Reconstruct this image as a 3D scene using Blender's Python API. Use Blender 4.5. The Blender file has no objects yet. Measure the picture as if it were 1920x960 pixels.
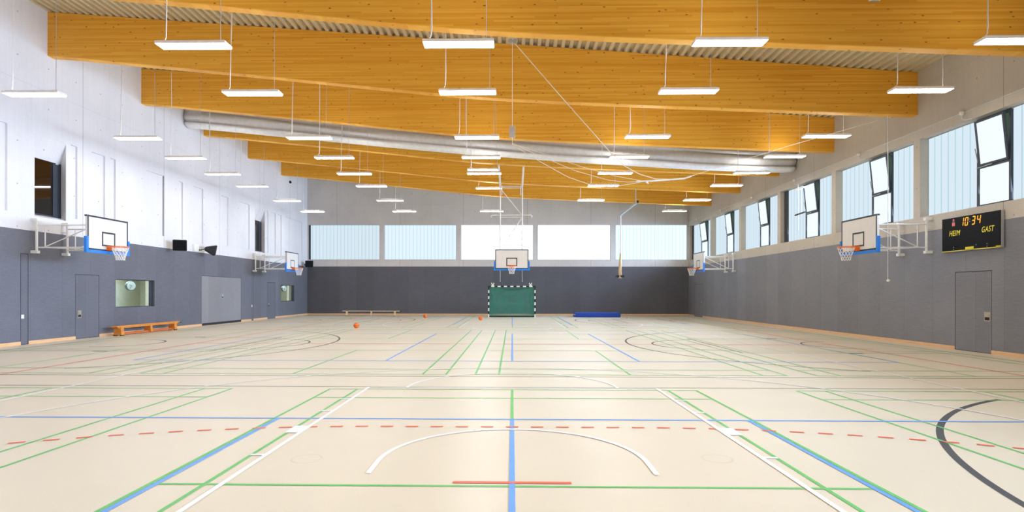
import bpy, bmesh, math, random
from mathutils import Vector, Matrix
random.seed(7)
PI = math.pi
sc = bpy.context.scene
C = sc.collection

# ------------------------------------------------------------------ camera, light, exposure
FPX, CX, CY, YAW, ROLL, EYE = 1065.8, 942.73, 549.43, 0.0167, 0.0014, 1.6008
cam_d = bpy.data.cameras.new('camera')
cam_d.sensor_fit = 'HORIZONTAL'
cam_d.sensor_width = 36.0
cam_d.lens = FPX / 1920 * 36.0
cam_d.shift_x = (960 - CX) / 1920
cam_d.shift_y = (CY - 480) / 1920
cam_d.clip_end = 300
cam = bpy.data.objects.new('camera', cam_d)
C.objects.link(cam)
cam.matrix_world = (Matrix.Translation((0, 0, EYE)) @ Matrix.Rotation(YAW, 4, 'Z')
                    @ Matrix.Rotation(PI / 2, 4, 'X') @ Matrix.Rotation(ROLL, 4, 'Z'))
sc.camera = cam
sc.view_settings.view_transform = 'Standard'
sc.view_settings.look = 'None'
sc.view_settings.gamma = 1.0
sc.view_settings.use_curve_mapping = False
sc.view_settings.exposure = -0.16
LAMP_STRENGTH = 29.5
LAMP_UP = 21.0
LAMP_COLOR = (1.0, 0.975, 0.93)
DAYLIGHT_W = 415.0
DAYLIGHT_COLOR = (0.57, 0.74, 1.0)
WIN_STRENGTH = 1.13
world = bpy.data.worlds.new('sky')
world.use_nodes = True
bgn = world.node_tree.nodes['Background']
bgn.inputs[0].default_value = (0.06, 0.10, 0.05, 1)
bgn.inputs[1].default_value = 1.0
sc.world = world
try:
    sc.cycles.use_denoising = True
    sc.cycles.max_bounces = 10
    sc.cycles.diffuse_bounces = 5
    sc.cycles.sample_clamp_indirect = 6.0
except Exception:
    pass
# daylight through the row of windows in the right wall
for k in range(-3, 6):
    yb_ = 17.945 + 4.62 * k
    if yb_ - 4.33 < -5.6 or yb_ > 41.2: continue
    dl = bpy.data.lights.new('daylight_through_window', 'AREA')
    dl.shape = 'RECTANGLE'; dl.size = 2.3; dl.size_y = 3.7
    dl.energy = DAYLIGHT_W; dl.color = DAYLIGHT_COLOR; dl.spread = 2 * (math.atan2(max(yb_ - 4.33, 11.5), 12.71) - math.radians(5))
    do = bpy.data.objects.new('daylight_through_window', dl); C.objects.link(do)
    do.location = (12.71 + .12, yb_ - 2.165, 5.2)
    do.rotation_euler = (0, PI / 2 - math.radians(9), 0)
    if yb_ > 34: dl.spread = math.radians(80)

# ------------------------------------------------------------------ place
XL, XR, YB, YN = -14.96, 12.71, 41.23, -5.6      # left, right, far, near wall
ZW = 3.52                                        # top of the grey panelling
Y0 = 17.814                                      # centre of the hall
BEAM_Y = [18.04 + 4.62 * k for k in range(-4, 5)]
BEAM_T = 0.28
ZB = [(-14.96, 9.24), (-13.0, 9.03), (-11, 8.83), (-8.2, 8.555), (-4.4, 8.148), (-1.7, 7.87), (0, 7.75),
      (2.35, 7.625), (4.87, 7.515), (8.05, 7.384), (12.71, 7.19)]


def lerp_list(tab, x):
    if x <= tab[0][0]: return tab[0][1]
    for (a, b), (c, d) in zip(tab, tab[1:]):
        if x <= c: return b + (d - b) * (x - a) / (c - a)
    return tab[-1][1]


def zbot(x): return lerp_list(ZB, x)
def ztop(x): return 9.498 - 0.0754 * x


# ------------------------------------------------------------------ colours and materials
def lin(c):
    return tuple((v / 255 / 12.92) if v / 255 <= 0.04045 else ((v / 255 + 0.055) / 1.055) ** 2.4 for v in c) + (1.0,)


def new_mat(name):
    m = bpy.data.materials.new(name)
    m.use_nodes = True
    return m, m.node_tree, m.node_tree.nodes['Principled BSDF']


def nd(t, kind, **kw):
    n = t.nodes.new(kind)
    for k, v in kw.items(): setattr(n, k, v)
    return n


def math_n(t, op, a, b=None, c=None):
    n = t.nodes.new('ShaderNodeMath'); n.operation = op
    for i, v in enumerate((a, b, c)):
        if v is None: continue
        if isinstance(v, (int, float)): n.inputs[i].default_value = v
        else: t.links.new(v, n.inputs[i])
    return n.outputs[0]


def mapped(t, scale):
    co = nd(t, 'ShaderNodeTexCoord')
    mp = nd(t, 'ShaderNodeMapping')
    mp.inputs['Scale'].default_value = scale
    t.links.new(co.outputs['Object'], mp.inputs[0])
    return mp.outputs[0]


def noise(t, vec, scale, detail=3, rough=.55):
    n = nd(t, 'ShaderNodeTexNoise')
    n.inputs['Scale'].default_value = scale
    n.inputs['Detail'].default_value = detail
    n.inputs['Roughness'].default_value = rough
    t.links.new(vec, n.inputs['Vector'])
    return n.outputs[0]


def ramp(t, fac, stops):
    r = nd(t, 'ShaderNodeValToRGB')
    e = r.color_ramp.elements
    while len(e) < len(stops): e.new(.5)
    for el, (p, c) in zip(e, stops):
        el.position = p; el.color = c
    t.links.new(fac, r.inputs[0])
    return r.outputs[0]


def mix(t, fac, a, b, mode='MIX'):
    n = nd(t, 'ShaderNodeMix', data_type='RGBA', blend_type=mode)
    if isinstance(fac, (int, float)): n.inputs[0].default_value = fac
    else: t.links.new(fac, n.inputs[0])
    for i, v in ((6, a), (7, b)):
        if isinstance(v, tuple): n.inputs[i].default_value = v
        else: t.links.new(v, n.inputs[i])
    return n.outputs[2]


def plain(name, rgb, rough=.5, metal=0.0, var=.06, spec=.5):
    m, t, b = new_mat(name)
    c = lin(rgb)
    n = noise(t, mapped(t, (1, 1, 1)), 6.0, 2)
    lo = tuple(v * (1 - var) for v in c[:3]) + (1,)
    hi = tuple(min(1, v * (1 + var)) for v in c[:3]) + (1,)
    t.links.new(ramp(t, n, [(.3, lo), (.7, hi)]), b.inputs['Base Color'])
    b.inputs['Roughness'].default_value = rough
    b.inputs['Metallic'].default_value = metal
    b.inputs['Specular IOR Level'].default_value = spec
    return m


def emit(name, rgb, strength):
    m, t, b = new_mat(name)
    t.nodes.remove(b)
    e = nd(t, 'ShaderNodeEmission')
    e.inputs[0].default_value = rgb if len(rgb) == 4 else tuple(rgb) + (1,)
    e.inputs[1].default_value = strength
    t.links.new(e.outputs[0], t.nodes['Material Output'].inputs[0])
    return m


def floor_mat():
    m, t, b = new_mat('linoleum_floor')
    v = mapped(t, (1, 1, 1))
    n1 = noise(t, v, 0.35, 4)
    n2 = noise(t, v, 60, 2)
    c = ramp(t, n1, [(.3, lin((224, 213, 190))), (.7, lin((231, 220, 198)))])
    c2 = mix(t, .25, c, ramp(t, n2, [(.3, lin((219, 206, 182))), (.7, lin((237, 228, 208)))]))
    t.links.new(c2, b.inputs['Base Color'])
    t.links.new(ramp(t, noise(t, v, 1.3, 3), [(.3, (.30,) * 3 + (1,)), (.7, (.37,) * 3 + (1,))]), b.inputs['Roughness'])
    b.inputs['Specular IOR Level'].default_value = .5
    return m


def concrete_mat(name, dark, light, along):
    """fair-faced concrete: board grain, clouding, shuttering joints and tie holes; `along` is the axis the wall runs along"""
    m, t, b = new_mat(name)
    v = mapped(t, (1, 1, 1))
    cloud = noise(t, v, .45, 5, .6)
    sc_ = (.35, 14, .35) if along == 'Y' else (14, .35, .35)
    grain = noise(t, mapped(t, sc_), 1.0, 3, .6)
    c = ramp(t, cloud, [(.28, lin(dark)), (.72, lin(light))])
    c = mix(t, .09, c, ramp(t, grain, [(.35, lin(tuple(x * .86 for x in dark))), (.65, lin(light))]))
    fine = noise(t, v, 30, 3)
    c = mix(t, .12, c, ramp(t, fine, [(.3, lin(tuple(x * .8 for x in dark))), (.7, lin(light))]))
    co = nd(t, 'ShaderNodeTexCoord'); sp = nd(t, 'ShaderNodeSeparateXYZ')
    t.links.new(co.outputs['Object'], sp.inputs[0])
    a = sp.outputs['Y'] if along == 'Y' else sp.outputs['X']
    z = sp.outputs['Z']
    # joints every 4.62 m along, and one level joint
    fa = math_n(t, 'ABSOLUTE', math_n(t, 'SUBTRACT', math_n(t, 'FRACT', math_n(t, 'DIVIDE', math_n(t, 'ADD', a, 40 - 19.55 + 4.62 * .5 + 15.44 - 40 + 46.2 - 15.44), 4.62)), .5))
    j1 = math_n(t, 'LESS_THAN', fa, .0022)
    j2 = math_n(t, 'LESS_THAN', math_n(t, 'ABSOLUTE', math_n(t, 'SUBTRACT', z, 8.05)), .008)
    # tie holes on a 1.15 x 1.3 m grid
    ha = math_n(t, 'SUBTRACT', math_n(t, 'FRACT', math_n(t, 'DIVIDE', math_n(t, 'ADD', a, 100.3), 1.155)), .5)
    hz = math_n(t, 'SUBTRACT', math_n(t, 'FRACT', math_n(t, 'DIVIDE', math_n(t, 'ADD', z, 10.05), 1.3)), .5)
    ha = math_n(t, 'MULTIPLY', ha, 1.155); hz = math_n(t, 'MULTIPLY', hz, 1.3)
    r2 = math_n(t, 'ADD', math_n(t, 'MULTIPLY', ha, ha), math_n(t, 'MULTIPLY', hz, hz))
    hole = math_n(t, 'LESS_THAN', r2, .022 ** 2)
    mask = math_n(t, 'MAXIMUM', math_n(t, 'MULTIPLY', math_n(t, 'MAXIMUM', j1, math_n(t, 'MULTIPLY', j2, .25)), .55), math_n(t, 'MULTIPLY', hole, .6))
    c = mix(t, mask, c, lin((96, 92, 92)))
    t.links.new(c, b.inputs['Base Color'])
    b.inputs['Roughness'].default_value = .75
    b.inputs['Specular IOR Level'].default_value = .3
    bp = nd(t, 'ShaderNodeBump'); bp.inputs['Strength'].default_value = .08
    t.links.new(fine, bp.inputs['Height']); t.links.new(bp.outputs[0], b.inputs['Normal'])
    return m


def panel_mat(name, dark, light, along):
    """grey stained wood-fibre panelling: fine level fibres, blotches and sheet joints"""
    m, t, b = new_mat(name)
    f = noise(t, mapped(t, (3, 3, 60)), 1.0, 4, .7)
    cl = noise(t, mapped(t, (1, 1, 1)), .8, 5, .6)
    sp_ = noise(t, mapped(t, (1, 1, 1)), 45, 3, .7)
    c = ramp(t, cl, [(.3, lin(dark)), (.7, lin(light))])
    c = mix(t, .35, c, ramp(t, f, [(.3, lin(tuple(x * .8 for x in dark))), (.7, lin(tuple(min(255, x * 1.12) for x in light)))]))
    c = mix(t, .3, c, ramp(t, sp_, [(.3, lin(tuple(x * .72 for x in dark))), (.7, lin(tuple(min(255, x * 1.2) for x in light)))]))
    co = nd(t, 'ShaderNodeTexCoord'); sp = nd(t, 'ShaderNodeSeparateXYZ')
    t.links.new(co.outputs['Object'], sp.inputs[0])
    a = sp.outputs['Y'] if along == 'Y' else sp.outputs['X']
    fr = math_n(t, 'FRACT', math_n(t, 'DIVIDE', math_n(t, 'ADD', a, 100.1), 1.25))
    seam = math_n(t, 'LESS_THAN', fr, .006)
    cell = math_n(t, 'FLOOR', math_n(t, 'DIVIDE', math_n(t, 'ADD', a, 100.1), 1.25))
    wn = nd(t, 'ShaderNodeTexWhiteNoise', noise_dimensions='1D')
    t.links.new(cell, wn.inputs['W'])
    tone = math_n(t, 'ADD', math_n(t, 'MULTIPLY', wn.outputs[0], .16), .92)
    cm = nd(t, 'ShaderNodeCombineColor')
    for i in range(3): t.links.new(tone, cm.inputs[i])
    c = mix(t, 1.0, c, cm.outputs[0], 'MULTIPLY')
    c = mix(t, math_n(t, 'MULTIPLY', seam, .45), c, lin((50, 50, 56)))
    t.links.new(c, b.inputs['Base Color'])
    b.inputs['Roughness'].default_value = .7
    b.inputs['Specular IOR Level'].default_value = .3
    return m


def glulam_mat():
    m, t, b = new_mat('glulam_wood')
    g = noise(t, mapped(t, (.5, 3, 26)), 1.0, 4, .6)
    c = ramp(t, g, [(.3, lin((228, 158, 40))), (.7, lin((242, 184, 66)))])
    co = nd(t, 'ShaderNodeTexCoord'); sp = nd(t, 'ShaderNodeSeparateXYZ')
    t.links.new(co.outputs['Object'], sp.inputs[0])
    row = math_n(t, 'FLOOR', math_n(t, 'MULTIPLY', sp.outputs['Z'], 22))
    xo = math_n(t, 'FLOOR', math_n(t, 'ADD', math_n(t, 'DIVIDE', sp.outputs['X'], 3.7), math_n(t, 'MULTIPLY', row, .37)))
    cv = nd(t, 'ShaderNodeCombineXYZ'); t.links.new(row, cv.inputs[0]); t.links.new(xo, cv.inputs[1])
    wn = nd(t, 'ShaderNodeTexWhiteNoise', noise_dimensions='2D'); t.links.new(cv.outputs[0], wn.inputs['Vector'])
    c = mix(t, .42, c, ramp(t, wn.outputs[0], [(.0, lin((214, 138, 26))), (1.0, lin((248, 196, 84)))]))
    vo = nd(t, 'ShaderNodeTexVoronoi'); vo.inputs['Scale'].default_value = 1.0
    t.links.new(mapped(t, (3.6, 3.6, 8.0)), vo.inputs['Vector'])
    k = math_n(t, 'SUBTRACT', 1.0, math_n(t, 'SMOOTH_MIN', 1.0, math_n(t, 'DIVIDE', vo.outputs['Distance'], .15), .2))
    sel = nd(t, 'ShaderNodeSeparateColor'); t.links.new(vo.outputs['Color'], sel.inputs[0])
    k = math_n(t, 'MULTIPLY', math_n(t, 'MAXIMUM', k, 0), math_n(t, 'GREATER_THAN', sel.outputs[0], .38))
    k = math_n(t, 'MINIMUM', math_n(t, 'MULTIPLY', k, 1.6), .9)
    c = mix(t, k, c, lin((132, 66, 12)))
    t.links.new(c, b.inputs['Base Color'])
    b.inputs['Roughness'].default_value = .5
    b.inputs['Specular IOR Level'].default_value = .35
    return m


def bench_wood(name, a, bb):
    m, t, b = new_mat(name)
    g = noise(t, mapped(t, (3, 3, 30)), 1.0, 4, .6)
    t.links.new(ramp(t, g, [(.3, lin(a)), (.7, lin(bb))]), b.inputs['Base Color'])
    b.inputs['Roughness'].default_value = .4
    return m


def glass_clear(name, tint, refl):
    m, t, b = new_mat(name)
    t.nodes.remove(b)
    tr = nd(t, 'ShaderNodeBsdfTransparent'); tr.inputs[0].default_value = tint
    gl = nd(t, 'ShaderNodeBsdfGlossy'); gl.inputs['Roughness'].default_value = .02
    fr = nd(t, 'ShaderNodeLayerWeight')
    mx = nd(t, 'ShaderNodeMixShader')
    t.links.new(math_n(t, 'ADD', math_n(t, 'MULTIPLY', math_n(t, 'POWER', fr.outputs['Facing'], 4.0), .7 * refl), .04 * refl), mx.inputs[0])
    t.links.new(tr.outputs[0], mx.inputs[1]); t.links.new(gl.outputs[0], mx.inputs[2])
    t.links.new(mx.outputs[0], t.nodes['Material Output'].inputs[0])
    return m


M = {}
M['floor'] = floor_mat()
M['concrete_y'] = concrete_mat('concrete_side', (184, 177, 166), (205, 198, 187), 'Y')  # same concrete as the left wall, weaker warm bounce light put into the colour
M['concrete_l'] = concrete_mat('cool_lit_concrete_side', (220, 221, 228), (235, 235, 241), 'Y')  # same concrete, cool light from the right windows put into the colour
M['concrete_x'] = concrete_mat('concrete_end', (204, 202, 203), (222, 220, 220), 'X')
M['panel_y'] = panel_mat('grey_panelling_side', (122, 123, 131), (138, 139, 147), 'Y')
M['panel_l'] = panel_mat('cool_lit_grey_panelling_side', (99, 101, 112), (114, 116, 127), 'Y')  # same panelling, bluish window light put into the colour
M['panel_x'] = panel_mat('shaded_grey_panelling_end', (88, 90, 99), (101, 103, 112), 'X')  # same panelling, shade of the backlit far end put into the colour
M['deck'] = plain('beige_steel_deck', (203, 190, 158), .45)
M['glulam'] = glulam_mat()
M['skirting'] = bench_wood('beech_skirting', (222, 176, 130), (236, 196, 152))
M['white_line'] = plain('white_line_paint', (250, 250, 250), .4)
M['green_line'] = plain('green_line_paint', (98, 196, 104), .4)
M['blue_line'] = plain('blue_line_paint', (98, 166, 246), .4)
M['red_line'] = plain('red_line_paint', (244, 106, 78), .4)
M['black_line'] = plain('black_line_paint', (58, 60, 66), .4)
M['socket'] = plain('socket_ring', (222, 209, 182), .45)
M['steel_white'] = plain('white_enamel_steel', (236, 236, 236), .35)
M['lamp_body'] = plain('lamp_housing', (250, 250, 252), .4)
M['lamp_light'] = emit('lamp_diffuser', LAMP_COLOR, LAMP_STRENGTH)
M['lamp_up'] = emit('added_uplight_glow', LAMP_COLOR, LAMP_UP)
M['cable'] = plain('white_cable', (225, 225, 228), .5)
M['rope'] = plain('white_rope', (240, 232, 214), .7)
M['curtain'] = plain('grey_white_curtain_fabric', (204, 203, 204), .5)
M['curtain_band'] = plain('white_curtain_band', (232, 233, 236), .45)
M['board_white'] = plain('backboard_white', (232, 230, 228), .4, var=.02)
M['black'] = plain('black_paint', (44, 46, 54), .45)
M['pad_blue'] = plain('blue_foam_pad', (36, 132, 236), .5)
M['rim_orange'] = plain('orange_rim_steel', (255, 124, 34), .4)
M['net_white'] = plain('white_net_cord', (240, 240, 242), .7)
M['ball'] = plain('orange_ball_rubber', (252, 124, 40), .5)
M['ball_seam'] = plain('ball_seam', (120, 50, 20), .6)
M['mat_blue'] = plain('blue_mat_vinyl', (22, 70, 176), .45)
M['mat_dark'] = plain('dark_blue_mat_edge', (26, 34, 92), .5)
M['bench_orange'] = bench_wood('varnished_orange_pine', (206, 124, 42), (232, 156, 66))
M['bench_red'] = bench_wood('reddish_pine_rail', (188, 96, 44), (206, 116, 58))
M['bench_pale'] = bench_wood('pale_beech', (226, 196, 154), (240, 214, 176))
M['rubber'] = plain('black_rubber', (30, 30, 32), .6)
M['goal_net'] = plain('green_goal_net', (68, 150, 136), .7)
M['goal_rope'] = plain('bright_green_rope', (30, 150, 112), .7)
M['goal_white'] = plain('goal_white', (244, 244, 244), .4)
M['goal_black'] = plain('goal_black', (24, 26, 32), .4)
M['metal'] = plain('brushed_metal', (190, 178, 158), .35, .6)
M['galv'] = plain('galvanised_steel', (186, 188, 190), .4, .4)
M['alu_dark'] = plain('anthracite_window_frame', (48, 54, 66), .4)
M['dark_glass'] = plain('dark_window_glass', (10, 10, 12), .03, spec=.8)
M['dark_blind'] = plain('dark_window_blind', (52, 58, 70), .5)
M['gap'] = plain('dark_gap', (34, 34, 38), .8)
M['store_black'] = plain('black_rubber_seal', (40, 41, 46), .7)
M['speaker'] = plain('black_speaker_housing', (32, 33, 38), .5)
M['score_black'] = plain('black_display_face', (17, 18, 22), .55, spec=.15)
M['digit'] = emit('amber_digits', lin((255, 184, 62)), 1.35)
M['yellow'] = plain('yellow_lettering', (240, 226, 40), .5)
M['bottle_red'] = plain('pale_red_print', (236, 110, 104), .5)
M['bottle_blue'] = plain('blue_print', (70, 90, 130), .5)
M['dot'] = plain('grey_pin', (170, 170, 160), .5)
M['room_wall'] = plain('office_wall', (206, 206, 190), .8)
M['clock_face'] = plain('clock_face', (240, 240, 234), .5)
M['clock_body'] = plain('clock_grey_body', (112, 126, 134), .4)
M['office_glass'] = glass_clear('office_glass', (.86, .92, .92, 1), .7)
M['white_plastic'] = plain('white_plastic', (236, 236, 234), .4)
M['tan_rope'] = plain('tan_climbing_rope', (206, 180, 140), .8)
GLASS_TINT = (0.76, 0.90, 1.0)
for nm, s in (('side', .92), ('a', .90), ('b', 1.02), ('c', 2.6), ('d', 2.7), ('e', 1.22)):
    M['glass_' + nm] = emit('frosted_channel_glass_' + nm, GLASS_TINT, s * WIN_STRENGTH)
    M['seam_' + nm] = emit('glass_channel_seam_' + nm, (0.50, 0.74, 0.82), s * WIN_STRENGTH)
M['sash_glass'] = emit('frosted_sash_glass', (0.82, 0.95, 1.0), 1.12 * WIN_STRENGTH)


# ------------------------------------------------------------------ mesh helpers
class MB:
    def __init__(s): s.v, s.f, s.m, s.sm = [], [], [], []

    def face(s, pts, mi=0, smooth=False):
        n = len(s.v); s.v += [tuple(p) for p in pts]
        s.f.append(tuple(range(n, n + len(pts)))); s.m.append(mi); s.sm.append(smooth)

    def add(s, verts, faces, mi=0, smooth=False):
        n = len(s.v); s.v += [tuple(p) for p in verts]
        for f in faces:
            s.f.append(tuple(i + n for i in f)); s.m.append(mi); s.sm.append(smooth)
        return s

    def box(s, x0, x1, y0, y1, z0, z1, mi=0):
        v = [(x, y, z) for x in (x0, x1) for y in (y0, y1) for z in (z0, z1)]
        return s.add(v, [(0, 1, 3, 2), (4, 6, 7, 5), (0, 4, 5, 1), (2, 3, 7, 6), (0, 2, 6, 4), (1, 5, 7, 3)], mi)

    def bbox(s, x0, x1, y0, y1, z0, z1, b=.01, mi=0):
        """box with bevelled edges"""
        bm = bmesh.new()
        v = [bm.verts.new((x, y, z)) for x in (x0, x1) for y in (y0, y1) for z in (z0, z1)]
        for f in [(0, 1, 3, 2), (4, 6, 7, 5), (0, 4, 5, 1), (2, 3, 7, 6), (0, 2, 6, 4), (1, 5, 7, 3)]:
            bm.faces.new([v[i] for i in f])
        bmesh.ops.bevel(bm, geom=bm.edges[:], offset=b, segments=2, affect='EDGES', profile=.6)
        bm.verts.index_update()
        s.add([q.co[:] for q in bm.verts], [[q.index for q in f.verts] for f in bm.faces], mi)
        bm.free()
        return s

    def beam(s, p0, p1, w, h, mi=0, up=(0, 0, 1)):
        p0, p1 = Vector(p0), Vector(p1); d = (p1 - p0).normalized()
        u = Vector(up)
        if abs(d.dot(u)) > .98: u = Vector((0, 1, 0))
        a = d.cross(u).normalized(); b = a.cross(d)
        v = [p + a * (i * w / 2) + b * (j * h / 2) for p in (p0, p1) for i, j in ((-1, -1), (1, -1), (1, 1), (-1, 1))]
        return s.add(v, [(3, 2, 1, 0), (4, 5, 6, 7), (0, 1, 5, 4), (1, 2, 6, 5), (2, 3, 7, 6), (3, 0, 4, 7)], mi)

    def tube(s, pts, r, n=8, mi=0, close=False, caps=True):
        pts = [Vector(p) for p in pts]; K = len(pts); rings = []
        rr = r if isinstance(r, (list, tuple)) else [r] * K
        prev = None
        for i, p in enumerate(pts):
            if close: d = pts[(i + 1) % K] - pts[i - 1]
            else: d = pts[min(i + 1, K - 1)] - pts[max(i - 1, 0)]
            d.normalize()
            if prev is None:
                u = Vector((0, 0, 1)) if abs(d.z) < .9 else Vector((1, 0, 0))
                a = d.cross(u).normalized()
            else:
                a = (prev - d * prev.dot(d)).normalized()
            prev = a; b = d.cross(a)
            rings.append([p + (a * math.cos(2 * PI * k / n) + b * math.sin(2 * PI * k / n)) * rr[i] for k in range(n)])
        v = [q for R in rings for q in R]; f = []
        for i in range(K if close else K - 1):
            j = (i + 1) % K
            for k in range(n):
                f.append((i * n + k, i * n + (k + 1) % n, j * n + (k + 1) % n, j * n + k))
        s.add(v, f, mi, True)
        if caps and not close:
            s.face(list(reversed(rings[0])), mi); s.face(rings[-1], mi)
        return s

    def disc(s, c, nrm, r, h, n=24, mi=0):
        c = Vector(c); nrm = Vector(nrm).normalized()
        return s.tube([c, c + nrm * h], r, n, mi)

    def sphere(s, c, r, mi=0, n=20, k=12, sz=1.0):
        v = [(c[0], c[1], c[2] + r * sz)]; f = []
        for i in range(1, k):
            a = PI * i / k
            for j in range(n):
                b = 2 * PI * j / n
                v.append((c[0] + r * math.sin(a) * math.cos(b), c[1] + r * math.sin(a) * math.sin(b), c[2] + r * sz * math.cos(a)))
        v.append((c[0], c[1], c[2] - r * sz)); L = len(v) - 1
        for j in range(n):
            f.append((0, 1 + j, 1 + (j + 1) % n))
            f.append((L, L - n + (j + 1) % n, L - n + j))
        for i in range(k - 2):
            for j in range(n):
                f.append((1 + i * n + j, 1 + (i + 1) * n + j, 1 + (i + 1) * n + (j + 1) % n, 1 + i * n + (j + 1) % n))
        return s.add(v, f, mi, True)

    def build(s, name, mats, parent=None, fix=True):
        me = bpy.data.meshes.new(name)
        me.from_pydata(s.v, [], s.f)
        if not isinstance(mats, (list, tuple)): mats = [mats]
        for m in mats: me.materials.append(m)
        me.polygons.foreach_set('material_index', s.m)
        me.polygons.foreach_set('use_smooth', s.sm)
        me.update()
        if fix:
            bm = bmesh.new(); bm.from_mesh(me)
            bmesh.ops.recalc_face_normals(bm, faces=bm.faces[:]); bm.to_mesh(me); bm.free()
        o = bpy.data.objects.new(name, me)
        C.objects.link(o)
        if parent is not None:
            o.parent = parent
        return o


def tag(o, label=None, cat=None, group=None, kind=None):
    if label: o['label'] = label
    if cat: o['category'] = cat
    if group: o['group'] = group
    if kind: o['kind'] = kind
    return o


def empty(name, loc=(0, 0, 0), rz=0.0):
    o = bpy.data.objects.new(name, None)
    o.empty_display_size = .2
    C.objects.link(o)
    o.location = loc; o.rotation_euler = (0, 0, rz)
    return o


def children(o): return [c for c in bpy.data.objects if c.parent == o]


def copy_tree(o, parent=None):
    c = o.copy(); C.objects.link(c)
    if parent is not None: c.parent = parent
    for ch in children(o):
        copy_tree(ch, c)
    return c


# ------------------------------------------------------------------ floor with its court lines
fl = MB()
fl.face([(XL, YN, 0), (XR, YN, 0), (XR, YB, 0), (XL, YB, 0)], 0)
LAYER = {'socket': (6, .0004), 'black': (1, .0010), 'green': (2, .0022), 'blue': (3, .0036), 'red': (4, .0044), 'white': (5, .0054)}
bumps = {k: 0 for k in LAYER}


def layer(col):
    # crossing lines of one colour lie a hair above each other
    mi, z = LAYER[col]
    bumps[col] = (bumps[col] + 1) % 100
    return mi, z + bumps[col] * 9e-6


def inside(x, y): return XL + .1 < x < XR - .1 and YN + .1 < y < YB - .1


def line(col, x0, y0, x1, y1, w=.05):
    mi, z = layer(col)
    d = Vector((x1 - x0, y1 - y0)); L = d.length
    if L < 1e-4: return
    d /= L; n = Vector((-d.y, d.x)) * (w / 2)
    fl.face([(x0 - n.x, y0 - n.y, z), (x1 - n.x, y1 - n.y, z), (x1 + n.x, y1 + n.y, z), (x0 + n.x, y0 + n.y, z)], mi)


def arc(col, cx, cy, R, a0, a1, w=.05, n=64):
    mi, z = layer(col)
    for i in range(n):
        a = a0 + (a1 - a0) * i / n; b = a0 + (a1 - a0) * (i + 1) / n
        q = [(cx + r * math.cos(t), cy + r * math.sin(t)) for t, r in ((a, R - w / 2), (a, R + w / 2), (b, R + w / 2), (b, R - w / 2))]
        if all(inside(*p) for p in q):
            fl.face([(x, y, z) for x, y in q], mi)


# white lengthwise basketball court (28 x 15)
BB0, BB1 = Y0 - 14, Y0 + 14
for yb, s in ((BB0, 1), (BB1, -1)):
    ft = yb + s * 5.775; hc = yb + s * 1.575
    line('white', -7.525, yb, 7.525, yb)
    for sx in (-1, 1):
        line('white', sx * 2.425, yb, sx * 2.425, ft + s * .025)
        line('white', sx * 6.6, yb, sx * 6.6, hc + s * 1.42)
        for d_ in (1.75, 3.85, 4.7):
            line('white', sx * 2.45, yb + s * d_, sx * 2.58, yb + s * d_)
        line('white', sx * 2.45, yb + s * 2.8, sx * 2.6, yb + s * 2.8, .34)
        line('white', sx * 1.275, hc - s * .375, sx * 1.275, hc)
    line('white', -2.45, ft, 2.45, ft)
    arc('white', 0, ft, 1.775, 0, PI * s)
    arc('white', 0, hc, 1.275, 0, PI * s)
    a = math.acos(6.6 / 6.725)
    arc('white', 0, hc, 6.725, a * s, (PI - a) * s, n=96)
for sx in (-1, 1): line('white', sx * 7.525, BB0, sx * 7.525, BB1)

# red handball court (40 x 20)
H0, H1 = Y0 - 20, Y0 + 20
for sx in (-1, 1): line('red', sx * 9.975, H0, sx * 9.975, H1)
line('red', -10, Y0, 10, Y0)
for yg, s in ((H0, 1), (H1, -1)):
    line('red', -10, yg, 10, yg)
    line('red', -.5, yg + s * 6.98, .5, yg + s * 6.98)
    line('red', -1.5, yg + s * 6, 1.5, yg + s * 6)
    for sx in (-1, 1):
        a0 = 0 if sx > 0 else PI
        arc('red', sx * 1.5, yg, 6, a0 * s, PI / 2 * s, n=40)
        # dashed nine-metre line
        k = 0
        while True:
            th = (k * .30 + .225) / 9.0
            if th > PI / 2: break
            a = (PI / 2 - th) if sx > 0 else (PI / 2 + th)
            b = a - .15 / 9 if sx > 0 else a + .15 / 9
            arc('red', sx * 1.5, yg, 8.975, a * s, b * s, n=2)
            k += 1
    x = -1.575
    while x < 1.5:
        line('red', x, yg + s * 8.975, x + .15, yg + s * 8.975); x += .30

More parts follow.
